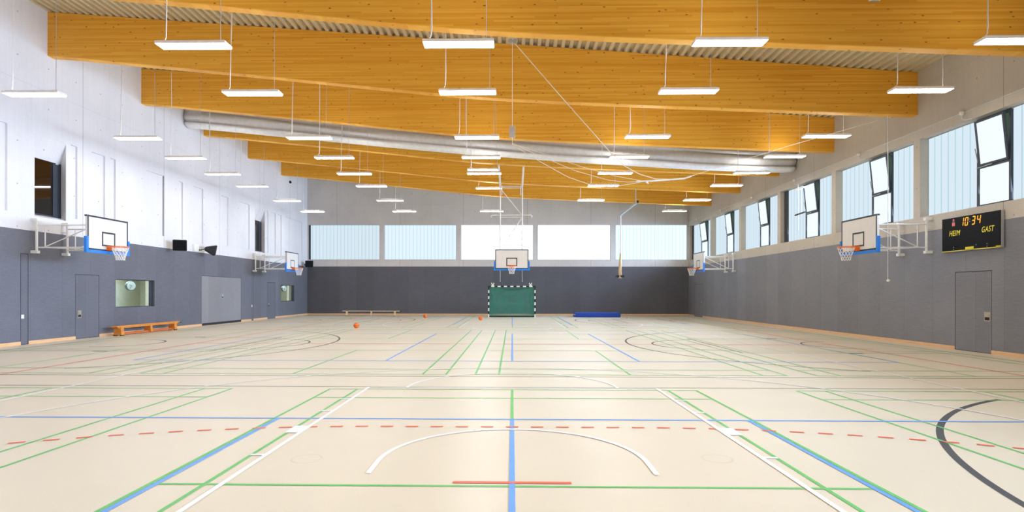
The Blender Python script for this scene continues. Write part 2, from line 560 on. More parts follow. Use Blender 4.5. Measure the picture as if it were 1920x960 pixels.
# the three thirds of the hall: blue volleyball, green badminton, black cross basketball
for ci, yc in enumerate((Y0 - 15.09, Y0, Y0 + 15.09)):
    for sy in (-1, 1): line('blue', -9, yc + sy * 4.475, 9, yc + sy * 4.475)
    for x in (-8.975, -2.975, 0, 2.975, 8.975): line('blue', x, yc - 4.5, x, yc + 4.5)
    cxs = (-10.97, -4.33, 2.31, 8.95) if ci == 1 else (-7.7, 0, 7.7)
    for bx in cxs:
        for sx in (-1, 1):
            for off in (2.57, 3.03):
                line('green', bx + sx * off, yc - 6.7, bx + sx * off, yc + 6.7, .04)
        for sy in (-1, 1):
            line('green', bx, yc + sy * 1.98, bx, yc + sy * 6.7, .04)
            for off in (6.68, 5.92, 1.98):
                line('green', bx - 3.05, yc + sy * off, bx + 3.05, yc + sy * off, .04)
    for sy in (-1, 1): line('black', -14.04, yc + sy * 6.93, 11.97, yc + sy * 6.93, .04)
    for xb, s in ((-14.04, 1), (11.97, -1)):
        hx = xb + s * 1.575; fx = xb + s * 5.775
        line('black', xb, yc - 6.92, xb, yc + 6.92)
        line('black', fx, yc - 2.45, fx, yc + 2.45)
        a0 = -PI / 2 if s > 0 else PI / 2
        arc('black', fx, yc, 1.775, a0, a0 + PI, .06)
        arc('black', hx, yc, 1.275, a0, a0 + PI, .06)
        am = math.asin(6.0 / 6.72)
        a1, a2 = (-am, am) if s > 0 else (PI - am, PI + am)
        arc('black', hx, yc, 6.72, a1, a2, .075 if ci == 0 else .06, n=96)
        for sy in (-1, 1):
            line('black', xb, yc + sy * 2.425, fx, yc + sy * 2.425, .04)
            line('black', xb + s * 2.6, yc + sy * 2.5, xb + s * 3.0, yc + sy * 2.5, .12)
for sx, sy in ((-1.982, 5.45), (1.987, 5.54), (-1.98, 30.1), (1.98, 30.1)):
    arc('socket', sx, sy, .14, 0, 2 * PI, .02, 28)
floor = fl.build('floor', [M[k] for k in ('floor', 'black_line', 'green_line', 'blue_line', 'red_line', 'white_line', 'socket')], fix=False)
tag(floor, 'cream linoleum sports floor with coloured court lines', 'floor', kind='structure')


# ------------------------------------------------------------------ walls with openings
def wall(name, P, a_rng, ztf, ops, mats, zsplit=ZW):
    """P(a, z, depth) -> point; ops: (a0, a1, z0, z1, depth, back rect or None, back material or None)"""
    mb = MB()
    es = sorted({a_rng[0], a_rng[1]} | {v for o in ops for v in o[:2]})
    zs = sorted({0, zsplit} | {v for o in ops for v in o[2:4]})
    for a, b in zip(es, es[1:]):
        am = (a + b) / 2
        for i, z in enumerate(zs):
            last = i == len(zs) - 1
            zt = None if last else zs[i + 1]
            zm = z + .3 if last else (z + zt) / 2
            if any(o[0] < am < o[1] and o[2] < zm < o[3] for o in ops): continue
            mi = 1 if zm < zsplit else 0
            za, zb_ = (ztf(a), ztf(b)) if last else (zt, zt)
            mb.face([P(a, z, 0), P(b, z, 0), P(b, zb_, 0), P(a, za, 0)], mi)
    for a0, a1, z0, z1, dep, back, bmi, *rm in ops:
        if not dep: continue
        c0, c1, y0_, y1_ = back or (a0, a1, z0, z1)
        mi = rm[0] if rm else (0 if z0 >= zsplit - .01 else 1)
        F = [P(a0, z0, 0), P(a1, z0, 0), P(a1, z1, 0), P(a0, z1, 0)]
        B = [P(c0, y0_, dep), P(c1, y0_, dep), P(c1, y1_, dep), P(c0, y1_, dep)]
        for i in range(4):
            j = (i + 1) % 4
            mb.face([F[i], F[j], B[j], B[i]], mi)
        if bmi is not None: mb.face(B, bmi)
    o = mb.build(name, mats, fix=False)
    return tag(o, kind='structure')


# left wall
WIN_L = [(17.55, 18.80), (32.79, 34.10)]
OFFICE = [(21.2, 23.53), (36.45, 38.78)]
DOORS_L = [(19.21, 20.34, 2.225), (34.45, 35.62, 2.24), (27.13, 31.11, 2.415), (17.04, 17.325, 2.79), (32.33, 32.59, 2.79)]
NICHE = [(15.2, 16.59, 4.02), (19.02, 19.30, 4.12), (19.95, 20.63, 4.0), (20.9, 21.19, 4.0), (22.97, 24.18, 4.02), (25.25, 25.565, 4.02),
         (26.43, 27.26, 3.95), (28.97, 29.69, 4.05), (30.91, 32.12, 4.05), (34.30, 34.60, 4.05), (34.98, 35.70, 4.05), (36.02, 36.61, 4.0), (37.21, 40.26, 4.03),
         (11.4, 12.6, 4.02), (8.2, 9.4, 4.02), (4.5, 6.0, 4.02), (0.8, 1.6, 4.02)]
ops = []
for a0, a1, z0 in NICHE: ops.append((a0, a1, z0, 6.61, .065, (a0 + .005, a1 - .005, z0 + .02, 6.60), 0))
for a0, a1 in WIN_L: ops.append((a0, a1, 3.99, 6.56, .30, (a0, a1 + .12, 4.10, 5.86), 2))
for a0, a1 in OFFICE: ops.append((a0, a1, 1.03, 2.105, .10, None, None))
for a0, a1, zt in DOORS_L: ops.append((a0, a1, 0.0, zt, .06, None, 2, 2))
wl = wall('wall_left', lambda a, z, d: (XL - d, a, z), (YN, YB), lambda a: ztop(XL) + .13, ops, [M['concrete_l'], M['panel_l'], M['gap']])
tag(wl, 'tall left side wall of concrete above grey panelling', 'wall')

# right wall: windows between columns, their far edges
RW = [(17.945 + 4.62 * k - 4.33, 17.945 + 4.62 * k) for k in range(-3, 6)]
RW = [(a, b) for a, b in RW if a > YN and b < YB]
ops = [(a, b, 3.98, 6.43, .26, None, None) for a, b in RW]
RDOOR = (15.28, 16.53, 2.22)
RDOOR2 = (38.12, 39.9, 2.22)
for a0, a1, zt in (RDOOR, RDOOR2): ops.append((a0, a1, 0.0, zt, .06, None, 2, 2))
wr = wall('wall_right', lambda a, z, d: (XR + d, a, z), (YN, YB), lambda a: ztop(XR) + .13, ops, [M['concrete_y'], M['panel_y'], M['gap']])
tag(wr, 'right side wall with windows between concrete columns', 'wall')

# far wall
BW = [(-14.90, -9.66), (-9.345, -4.055), (-3.745, 1.525), (1.83, 7.115), (7.45, 12.64)]
ops = [(a, b, 4.0, 6.575, .14, None, None) for a, b in BW]
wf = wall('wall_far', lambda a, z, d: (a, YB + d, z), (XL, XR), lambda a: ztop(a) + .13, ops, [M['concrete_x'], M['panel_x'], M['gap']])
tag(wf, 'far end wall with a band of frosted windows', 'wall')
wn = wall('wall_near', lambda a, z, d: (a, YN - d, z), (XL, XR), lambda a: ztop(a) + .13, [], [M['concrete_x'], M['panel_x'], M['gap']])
tag(wn, 'end wall behind the photographer', 'wall')

# corrugated steel roof deck, ribs running away from the camera
dk = MB()
per, hgt = .25, .10
prof = []
x = XL
while x < XR:
    for dx, h in ((0, 0), (.10, 0), (.135, hgt), (.215, hgt)):
        if x + dx <= XR: prof.append((x + dx, ztop(x + dx) + .005 + h))
    x += per
prof.append((XR, ztop(XR) + .005))
for (a, b), (c, d) in zip(prof, prof[1:]):
    dk.face([(a, YN, b), (c, YN, d), (c, YB, d), (a, YB, b)], 0)
cl = dk.build('ceiling', M['deck'], fix=False)
tag(cl, 'ribbed beige steel roof deck above the timber beams', 'ceiling', kind='structure')

# glulam beams, deeper at mid span
xs = [XL + (XR - XL) * i / 48 for i in range(49)]
ORD = ['nearest', 'second nearest', 'third', 'fourth', 'fifth', 'sixth']
vis = [y for y in BEAM_Y if y > 12]
for by in BEAM_Y:
    mb = MB()
    sec = []
    for x in xs:
        # smooth the kink of the lower edge
        zb_ = sum(zbot(min(max(x + d, XL), XR)) for d in (-.9, -.45, 0, .45, .9)) / 5
        zt = ztop(x) - .002
        c_ = .015
        sec.append([(x, by, zb_ + c_), (x, by + c_, zb_), (x, by + BEAM_T - c_, zb_), (x, by + BEAM_T, zb_ + c_), (x, by + BEAM_T, zt), (x, by, zt)])
    for s0, s1 in zip(sec, sec[1:]):
        for k in range(6):
            j = (k + 1) % 6
            mb.face([s0[k], s0[j], s1[j], s1[k]], 0)
    mb.face(sec[0], 0); mb.face(list(reversed(sec[-1])), 0)
    o = mb.build('roof_beam', M['glulam'])
    if by in vis:
        k = vis.index(by)
        lab = ['nearest timber roof beam, cut off by the top of the photo', 'second timber roof beam from the camera, nearest one seen whole',
               'timber roof beam just in front of the rolled white curtain', 'timber roof beam half hidden behind the rolled white curtain',
               'second timber roof beam from the far wall', 'timber roof beam closest to the far wall'][k]
    else:
        lab = 'timber roof beam over or behind the camera'
    tag(o, lab, 'beam', 'glulam beams under the roof', 'structure')

# skirting boards
def skirting(name, axis, pos, inward, spans, label):
    mb = MB()
    for a, b in spans:
        if axis == 'Y': mb.bbox(min(pos, pos + inward), max(pos, pos + inward), a, b, 0, .10, .004)
        else: mb.bbox(a, b, min(pos, pos + inward), max(pos, pos + inward), 0, .10, .004)
    o = mb.build(name, M['skirting'])
    tag(o, label, 'skirting', kind='structure')


def gaps(a, b, holes):
    out = []; cur = a
    for h0, h1 in sorted(holes):
        out.append((cur, h0)); cur = h1
    out.append((cur, b)); return out


skirting('baseboard_left', 'Y', XL, .02, gaps(YN, YB, [(d[0], d[1]) for d in DOORS_L]), 'pale wood skirting along the left wall')
skirting('baseboard_right', 'Y', XR, -.02, gaps(YN, YB, [RDOOR[:2], RDOOR2[:2]]), 'pale wood skirting along the right wall')
skirting('baseboard_far', 'X', YB, -.02, [(XL + .02, XR - .02)], 'pale wood skirting along the far wall')


# ------------------------------------------------------------------ windows
def channel_glass(mb, P, a0, a1, z0, z1, w=.262):
    n = max(1, round((a1 - a0) / w)); w = (a1 - a0) / n
    g = .020
    for i in range(n):
        s0, s1 = a0 + i * w + g, a0 + (i + 1) * w - g
        # each channel is a shallow U: flat face, two flanges
        mb.face([P(s0, z0, 0), P(s1, z0, 0), P(s1, z1, 0), P(s0, z1, 0)], 0)
        for e in (s0, s1):
            mb.face([P(e, z0, 0), P(e, z0, .05), P(e, z1, .05), P(e, z1, 0)], 1)
    mb.face([P(a0, z0, .02), P(a1, z0, .02), P(a1, z1, .02), P(a0, z1, .02)], 1)


def bar(mb, P, a0, a1, z0, z1, d0, d1, mi=0):
    v = [P(a, z, d) for a in (a0, a1) for d in (d0, d1) for z in (z0, z1)]
    mb.add(v, [(0, 1, 3, 2), (4, 6, 7, 5), (0, 4, 5, 1), (2, 3, 7, 6), (0, 2, 6, 4), (1, 5, 7, 3)], mi)


wi = 0
pos5 = ['far left', 'second from the left', 'middle', 'second from the right', 'far right']
for k, (a, b) in enumerate(BW):
    wi += 1
    Pf = lambda u, z, d: (u, YB + .12 + d, z)
    e = empty('window_%d' % wi, ((a + b) / 2, YB + .12, 4.0))
    off = Vector(e.location)
    Pl = lambda u, z, d: tuple(Vector(Pf(u, z, d)) - off)
    mb = MB(); channel_glass(mb, Pl, a + .03, b - .03, 4.03, 6.545)
    key = 'abcde'[k]
    mb.build('channel_glass', [M['glass_' + key], M['seam_' + key]], e, fix=False)
    mb = MB()
    bar(mb, Pl, a, b, 4.0, 4.035, -.03, .06); bar(mb, Pl, a, b, 6.535, 6.575, -.03, .06)
    bar(mb, Pl, a, a + .035, 4.035, 6.535, -.03, .06); bar(mb, Pl, b - .035, b, 4.035, 6.535, -.03, .06)
    mb.build('frame', M['galv'], e)
    if k == 0:
        mb = MB(); bar(mb, Pl, a + .035, a + .16, 4.035, 6.535, -.05, .02)
        mb.build('side_post', M['alu_dark'], e)
    tag(e, 'frosted window in the far wall, %s of the five' % pos5[k], 'window', 'far wall windows', 'structure')

rvis = [w for w in RW if w[1] > 14]
for k, (a, b) in enumerate(RW):
    wi += 1
    Pg = lambda u, z, d: (XR + .25 + d, u, z)
    e = empty('window_%d' % wi, (XR + .25, (a + b) / 2, 3.98))
    off = Vector(e.location)
    Pl = lambda u, z, d: tuple(Vector(Pg(u, z, d)) - off)
    s0, s1 = b - 2.99, b - 1.91          # sash
    if (a, b) == RW[-1]: s0, s1 = b - 3.25, b - 1.95
    mb = MB()
    channel_glass(mb, Pl, a, s0 - .01, 4.0, 6.41); channel_glass(mb, Pl, s1 + .01, b - .01, 4.0, 6.41)
    mb.build('channel_glass', [M['glass_side'], M['seam_side']], e, fix=False)
    mb = MB()
    bar(mb, Pl, a, b, 3.98, 4.0, -.02, .08); bar(mb, Pl, a, b, 6.405, 6.43, -.02, .08)
    mb.build('frame', M['galv'], e)
    mb = MB(); t_ = .06
    bar(mb, Pl, s0, s0 + t_, 3.99, 6.42, -.04, .06); bar(mb, Pl, s1 - t_, s1, 3.99, 6.42, -.04, .06)
    bar(mb, Pl, s0 + t_, s1 - t_, 3.99, 3.99 + t_, -.04, .06); bar(mb, Pl, s0 + t_, s1 - t_, 6.42 - t_, 6.42, -.04, .06)
    bar(mb, Pl, s0 + t_, s1 - t_, 5.05, 5.05 + t_, -.05, .06)
    sf = mb.build('sash_frame', M['alu_dark'], e)
    mb = MB(); bar(mb, Pl, s0 + t_, s1 - t_, 4.05, 5.05, 0, .02)
    mb.build('lower_pane', M['sash_glass'], e)
    # upper casement, hinged at its foot and tipped into the hall
    h0, h1, ang = 5.11, 6.35, math.radians(6)
    def Pt(u, z, d):
        zz = z - h0
        return Pl(u, h0 + zz * math.cos(ang), -.045 - zz * math.sin(ang) + d)
    mb = MB(); q = .055; u0, u1 = s0 + .04, s1 - .10
    bar(mb, Pt, u0, u0 + q, h0, h1, -.03, .03); bar(mb, Pt, u1 - q, u1, h0, h1, -.03, .03)
    bar(mb, Pt, u0 + q, u1 - q, h0, h0 + q, -.03, .03); bar(mb, Pt, u0 + q, u1 - q, h1 - q, h1, -.03, .03)
    os_ = mb.build('tilted_casement', M['alu_dark'], e)
    mb = MB(); bar(mb, Pt, u0 + q, u1 - q, h0 + q, h1 - q, -.01, .01)
    mb.build('pane', M['sash_glass'], os_)
    mb = MB(); mb.tube([Pl(s1 - .02, 5.2, -.02), Pl(s1 - .06, 5.62, -.14)], .012, 6)
    mb.tube([Pl(s1 - .02, 5.08, -.06), Pl((s0 + s1) / 2, 5.10, -.075)], .012, 6)
    mb.build('opener_arm', M['galv'], e)
    if k >= len(RW) - 5 and (len(RW) - 1 - k) in (0, 3):
        mb = MB(); bar(mb, Pl, b - .32, b - .01, 3.99, 6.42, -.06, -.005)
        mb.build('side_post', M['alu_dark'], e)
    if (a, b) in rvis:
        j = rvis.index((a, b))
        lab = ['right wall window above the scoreboard, cut by the right edge of the photo', 'right wall window behind the near backboard',
               'right wall window with a dark post and a hanging bar before it', 'fourth right wall window counted from the scoreboard', 'second last right wall window towards the far corner',
               'right wall window next to the far corner'][j]
    else:
        lab = 'right wall window beside or behind the camera'
    tag(e, lab, 'window', 'right wall windows', 'structure')

# dark interior windows high in the left wall
for k, (a, b) in enumerate(WIN_L):
    wi += 1
    e = empty('window_%d' % wi, (XL - .28, (a + b) / 2, 4.1)); off = Vector(e.location)
    Pl = lambda u, z, d: tuple(Vector((XL - .26 - d, u, z)) - off)
    a0, b0 = a - .02, b + .09
    mb = MB(); bar(mb, Pl, a0, b0 - .2, 4.12, 5.9, 0, .02); mb.build('pane', M['dark_glass'], e)
    mb = MB(); bar(mb, Pl, b0 - .32, b0 - .05, 4.12, 5.86, -.012, 0); mb.build('dark_panel', M['dark_blind'], e)
    mb = MB(); bar(mb, Pl, b0 - .05, b0, 4.1, 5.9, -.02, .02); bar(mb, Pl, a0, b0, 4.085, 4.125, -.02, .02); mb.build('frame', M['alu_dark'], e)
    tag(e, ['dark window in a deep concrete recess above the near left hoop', 'dark window in a deep recess above the far left hoop'][k], 'window', 'dark recessed windows', 'structure')

# office windows with a lit room and a clock behind
for k, (a, b) in enumerate(OFFICE):
    wi += 1
    x0 = XL - .10
    e = empty('window_%d' % wi, (x0, (a + b) / 2, 1.03)); off = Vector(e.location)
    Pl = lambda u, z, d: tuple(Vector((x0 - d, u, z)) - off)
    mb = MB()
    D = 1.3; ra, rb, rz0, rz1 = a - 1.0, b + 1.2, .3, 2.6
    B_ = [Pl(ra, rz0, D), Pl(rb, rz0, D), Pl(rb, rz1, D), Pl(ra, rz1, D)]
    F_ = [Pl(ra, rz0, .03), Pl(rb, rz0, .03), Pl(rb, rz1, .03), Pl(ra, rz1, .03)]
    mb.face(B_)
    for i in range(4): mb.face([F_[i], F_[(i + 1) % 4], B_[(i + 1) % 4], B_[i]])
    # wall around the opening, seen from the room
    mb.face([Pl(ra, rz0, .03), Pl(a, rz0, .03), Pl(a, rz1, .03), Pl(ra, rz1, .03)])
    mb.face([Pl(b, rz0, .03), Pl(rb, rz0, .03), Pl(rb, rz1, .03), Pl(b, rz1, .03)])
    mb.face([Pl(a, rz0, .03), Pl(b, rz0, .03), Pl(b, 1.03, .03), Pl(a, 1.03, .03)])
    mb.face([Pl(a, 2.105, .03), Pl(b, 2.105, .03), Pl(b, rz1, .03), Pl(a, rz1, .03)])
    mb.build('room_recess', M['room_wall'], e, fix=False)
    mb = MB(); bar(mb, Pl, a + .02, b - .02, 1.05, 2.085, -.005, .005); mb.build('glass_pane', M['office_glass'], e)
    mb = MB()
    bar(mb, Pl, a, a + .025, 1.03, 2.105, -.03, .03); bar(mb, Pl, b - .16, b, 1.03, 2.105, -.03, .05)
    bar(mb, Pl, a, b, 1.03, 1.055, -.03, .03); bar(mb, Pl, a, b, 2.08, 2.105, -.03, .03)
    mb.build('frame', M['alu_dark'], e)
    mb = MB(); bar(mb, Pl, b + .48, b + .66, .35, 2.55, .45, .60); mb.build('white_post', M['white_plastic'], e)
    tag(e, ['office window with a clock behind it, over the orange bench', 'small office window with a clock, near the far left corner'][k], 'window', 'office windows', 'structure')
    ld = bpy.data.lights.new('office_lamp', 'AREA'); ld.shape = 'RECTANGLE'; ld.size = 1.2; ld.size_y = .3; ld.energy = 46; ld.color = (1, .99, .95)
    lo = bpy.data.objects.new('office_lamp', ld); C.objects.link(lo); lo.location = (x0 - .6, (a + b) / 2 + .1, 2.55)
    # clock hanging from the ceiling of the office
    cy, cz, cx_ = ((22.50, 1.865), (37.80, 1.865))[k] + (x0 - .22,)
    ce = empty('wall_clock', (cx_, cy, cz), math.radians(-28))
    mb = MB(); mb.tube([(-.05, 0, 0), (.04, 0, 0), (.055, 0, 0)], [.185, .19, .18], 32); mb.build('body', M['clock_body'], ce)
    mb = MB(); mb.disc((.056, 0, 0), (1, 0, 0), .165, .004, 32)
    fc = mb.build('face', M['clock_face'], ce)
    for ang_, L_, w_ in ((math.radians(312), .085, .018), (math.radians(204), .13, .012)):
        mb = MB(); dv = Vector((0, math.sin(ang_), math.cos(ang_)))
        mb.beam(Vector((.066, 0, 0)) - dv * .02, Vector((.066, 0, 0)) + dv * L_, w_, .006); mb.build('hand', M['black'], ce)
    mb = MB(); mb.tube([(0, 0, .18), (0, 0, 2.6 - cz)], .02, 8); mb.build('hanger', M['clock_body'], ce)
    tag(ce, ['round grey clock seen through the office window over the bench', 'round clock in the small office window near the far corner'][k], 'clock', 'office clocks')

# ------------------------------------------------------------------ doors
di = 0


def door(a0, a1, zt, side, label, group, handle=None, z0=.012, seal=False, kind='door'):
    global di
    di += 1
    x = XL if side < 0 else XR
    s = 1 if side < 0 else -1
    e = empty('door_%d' % di, (x, (a0 + a1) / 2, 0)); yc = (a0 + a1) / 2
    mb = MB(); g = .014
    mb.bbox(-s * .045 if s > 0 else 0.0, 0.0 if s > 0 else .045, a0 + g - yc, a1 - g - yc, z0 + (.10 if seal else 0), zt - g, .003)
    mb.build('leaf', M['panel_l' if side < 0 else 'panel_y'] if kind == 'door' else M['panel_gate'], e)
    if seal:
        mb = MB(); mb.box(-.05, -.012, a0 + g - yc, a1 - g - yc, .005, .11); mb.build('floor_seal', M['store_black'], e)
    if handle:
        hy, hz, hw, hh, mm = handle
        mb = MB(); mb.bbox(0, s * .008, hy - hw / 2 - yc, hy + hw / 2 - yc, hz - hh / 2, hz + hh / 2, .003)
        hp = mb.build('handle_plate', M[mm], e)
        mb = MB()
        t = s * .014
        mb.box(min(s * .008, t), max(s * .008, t), hy - hw * .36 - yc, hy + hw * .36 - yc, hz - hh * .38, hz - hh * .06)
        mb.build('pull_shell', M['gap'], hp)
        mb = MB(); mb.tube([(s * .02, hy - hw * .33 - yc, hz + hh * .16), (s * .02, hy + hw * .33 - yc, hz + hh * .16)], .012, 8)
        mb.build('lever', M['galv'], hp)
    tag(e, label, 'door', group, 'structure')
    return e


M['panel_gate'] = panel_mat('grey_gate_panelling', (132, 132, 138), (146, 146, 151), 'Y')
door(19.21, 20.34, 2.225, -1, 'grey flush door between narrow panel and office window, left wall', 'left wall doors', (19.40, .85, .17, .26, 'metal'))
door(34.45, 35.62, 2.24, -1, 'grey flush door near the far left corner, under the hoop', 'left wall doors', (34.66, .85, .17, .26, 'metal'))
door(27.13, 31.11, 2.415, -1, 'wide grey equipment room gate with black bottom seal', None, (29.09, 1.41, .14, .2, 'galv'), seal=True, kind='gate')
door(17.04, 17.325, 2.79, -1, 'tall narrow grey access panel, nearest on the left wall', 'narrow access panels')
door(32.33, 32.59, 2.79, -1, 'tall narrow grey access panel beyond the wide gate', 'narrow access panels')
door(15.28, 16.53, 2.22, 1, 'grey flush door under the scoreboard', None, (15.42, .985, .2, .25, 'metal'))
door(38.12, 39.9, 2.22, 1, 'grey flush door in the right wall by the far corner', None, (38.4, .95, .12, .2, 'metal'))

# light switches
for y, z, lab in ((17.115, .86, 'white square switch on the nearest narrow panel, left wall'), (32.40, .84, 'white switch on the narrow panel beyond the gate')):
    e = empty('light_switch', (XL, y, z))
    mb = MB(); mb.bbox(0, .012, -.05, .05, -.06, .06, .004); mb.build('plate', M['white_plastic'], e)
    mb = MB(); mb.bbox(.012, .018, -.035, .035, -.04, .04, .003); mb.build('rocker', M['white_plastic'], e)
    tag(e, lab, 'switch', 'wall switches')

# ------------------------------------------------------------------ pendant strip lights
ROWS = [(12.03, (-12.80, -6.81, -1.14, 4.56, 10.50)), (14.93, (-12.73, -6.88, -1.18, 4.59, 10.58)), (19.25, (-12.82, -6.92, -1.21, 4.55, 10.52)),
        (22.10, (-12.82, -6.96, -1.22, 4.52, 10.49)), (25.08, (-12.89, -7.0, -1.245, 4.517, 10.47)), (28.0, (-12.90, -6.97, -1.32, 4.46, 10.475)),
        (32.36, (-12.90, -6.99, -1.33, 4.46, 10.45)), (36.69, (-12.98, -6.99, -1.335, None, 10.41)),
        (7.7, (-12.8, -6.85, -1.15, 4.56, 10.5)), (4.8, (-12.8, -6.85, -1.15, 4.56, 10.5)), (.5, (-12.8, -6.85, -1.15, 4.56, 10.5)), (-3.0, (-12.8, -6.85, -1.15, 4.56, 10.5))]
COLS = ['in the column along the left wall', 'in the second column from the left', 'in the middle column', 'in the second column from the right', 'in the column along the right wall']
RORD = ['front row', 'second row', 'third row', 'fourth row', 'fifth row', 'sixth row', 'seventh row', 'last row']
LH = .75


def lamp_meshes():
    e = empty('pendant_light')
    mb = MB()
    # housing tapers upwards
    v = []
    for z, a, b in ((.0, LH, .165), (.055, LH, .165), (.078, LH - .03, .13)):
        v += [(-a, -b, z), (a, -b, z), (a, b, z), (-a, b, z)]
    f = [(3, 2, 1, 0), (8, 9, 10, 11)]
    for r in (0, 4):
        for k in range(4): f.append((r + k, r + (k + 1) % 4, r + 4 + (k + 1) % 4, r + 4 + k))
    mb.add(v, f)
    for sx in (-1, 1):
        mb.bbox(min(sx * .5, sx * .68), max(sx * .5, sx * .68), -.09, .09, .078, .10, .006)
    mb.build('housing', M['lamp_body'], e)
    mb = MB(); mb.box(-LH + .015, LH - .015, -.152, .152, -.005, .004); mb.build('diffuser', M['lamp_light'], e)
    mb = MB(); mb.box(-.48, .48, -.10, .10, .0785, .084); mb.build('added_uplight', M['lamp_up'], e)  # unseen glowing top, added to brighten the beams and roof deck
    return e


lamp0 = lamp_meshes()
first = True
for ri, (y, cols) in enumerate(ROWS):
    for ci, x in enumerate(cols):
        if x is None: continue
        o = lamp0 if first else copy_tree(lamp0)
        first = False
        z = 6.862
        if ci == 2 and ri == 5: z = 7.66; x = -1.46; o.location.x = x
        if ci == 2 and ri == 6: z = 7.55
        o.location = (x, y, z)
        under_beam = any(b - .02 < y < b + BEAM_T + .02 for b in BEAM_Y)
        for sx in (-1, 1):
            xx = x + sx * .58
            top = (zbot(xx) if under_beam else ztop(xx)) - z + .01
            mb = MB()
            if sx < 0:
                wob = random.uniform(-.03, .03)
                mb.tube([(sx * .66, 0, .10), (sx * .60, 0, .17), (sx * .58 + wob, 0, .35), (sx * .58 - wob, 0, .6 * top), (sx * .58, 0, top)], .009, 5)
            else:
                mb.tube([(sx * .58, 0, .09), (sx * .58, 0, top)], .006, 5)
            mb.build('suspension_cable', M['cable'], o)
        if ri < 8:
            lab = 'white pendant strip light, %s from the camera, %s' % (RORD[ri], COLS[ci])
            if ci == 2 and ri in (5, 6):
                lab = ['white pendant strip light hung higher than its row, in front of the far hoop frame', 'white pendant strip light hung high beside the far hoop frame, nearer the far wall'][ri - 5]
        else:
            lab = 'white pendant strip light above or behind the camera'
        tag(o, lab, 'lamp', 'pendant strip lights')

# ------------------------------------------------------------------ rolled dividing curtain
CB = [(-14.88, 9.10), (-13.5, 8.98), (-11.1, 8.73), (-8.7, 8.49), (-6.27, 8.24), (-4.34, 8.06), (-2.2, 7.86), (0, 7.69), (2.3, 7.51), (4.5, 7.366), (9.0, 7.09), (11.9, 6.985), (12.64, 6.99)]
cu = MB()
# cross-section offsets (toward camera negative), height above the lower edge
SEC = [(.10, 0.0), (-.10, .01), (-.26, .08), (-.34, .17), (-.30, .23), (-.235, .27), (-.30, .34), (-.40, .44), (-.42, .54), (-.36, .66), (-.26, .72), (-.28, .78), (-.36, .86), (-.33, .98), (-.15, 1.05),
       (.2, 1.05), (.40, .9), (.42, .5), (.36, .2)]
cxs_ = [-14.90 + 27.54 * i / 110 for i in range(111)]
rings = []
for x in cxs_:
    zb_ = sum(lerp_list(CB, min(max(x + d, -14.9), 12.64)) for d in (-1, -.5, 0, .5, 1)) / 5
    e_ = min(1.0, .82 + min(x + 14.9, 12.64 - x) * .5)
    R_ = []
    for j, (dy, dz) in enumerate(SEC):
        w = .022 * math.sin(x * .9 + j * 1.7) + .012 * math.sin(x * 2.3 + j * .6)
        R_.append((x, 25.86 + dy * e_ + w * (j not in (0, 1)), zb_ + .075 + .05 * (1 - e_) + dz * (.92 + .06 * math.sin(x * .55 + j)) * (1 if x < 8 else 1 - (x - 8) * .02)))
    rings.append(R_)
nS = len(SEC)
for r0, r1 in zip(rings, rings[1:]):
    for j in range(nS):
        k = (j + 1) % nS
        cu.face([r0[j], r0[k], r1[k], r1[j]], 1 if j in (0, 1, 2, 3, 18) else 0, True)
cu.face(rings[0], 0); cu.face(list(reversed(rings[-1])), 0)
root = empty('divider_curtain', (0, 0, 0))
body = cu.build('rolled_fabric', [M['curtain'], M['curtain_band']], root)
bm = bmesh.new(); bm.from_mesh(body.data); bmesh.ops.remove_doubles(bm, verts=bm.verts[:], dist=1e-5); bmesh.ops.recalc_face_normals(bm, faces=bm.faces[:]); bm.to_mesh(body.data); bm.free()
for xx in (-12.0, -8, -4, 0, 4, 8, 11.5):
    mb = MB(); mb.tube([(xx, 25.86, lerp_list(CB, xx) + .95), (xx, 25.86, ztop(xx) + .01)], .015, 6)
    mb.build('hanging_strap', M['cable'], root)
tag(root, 'grey white dividing curtain rolled up under the roof, wall to wall', 'curtain')


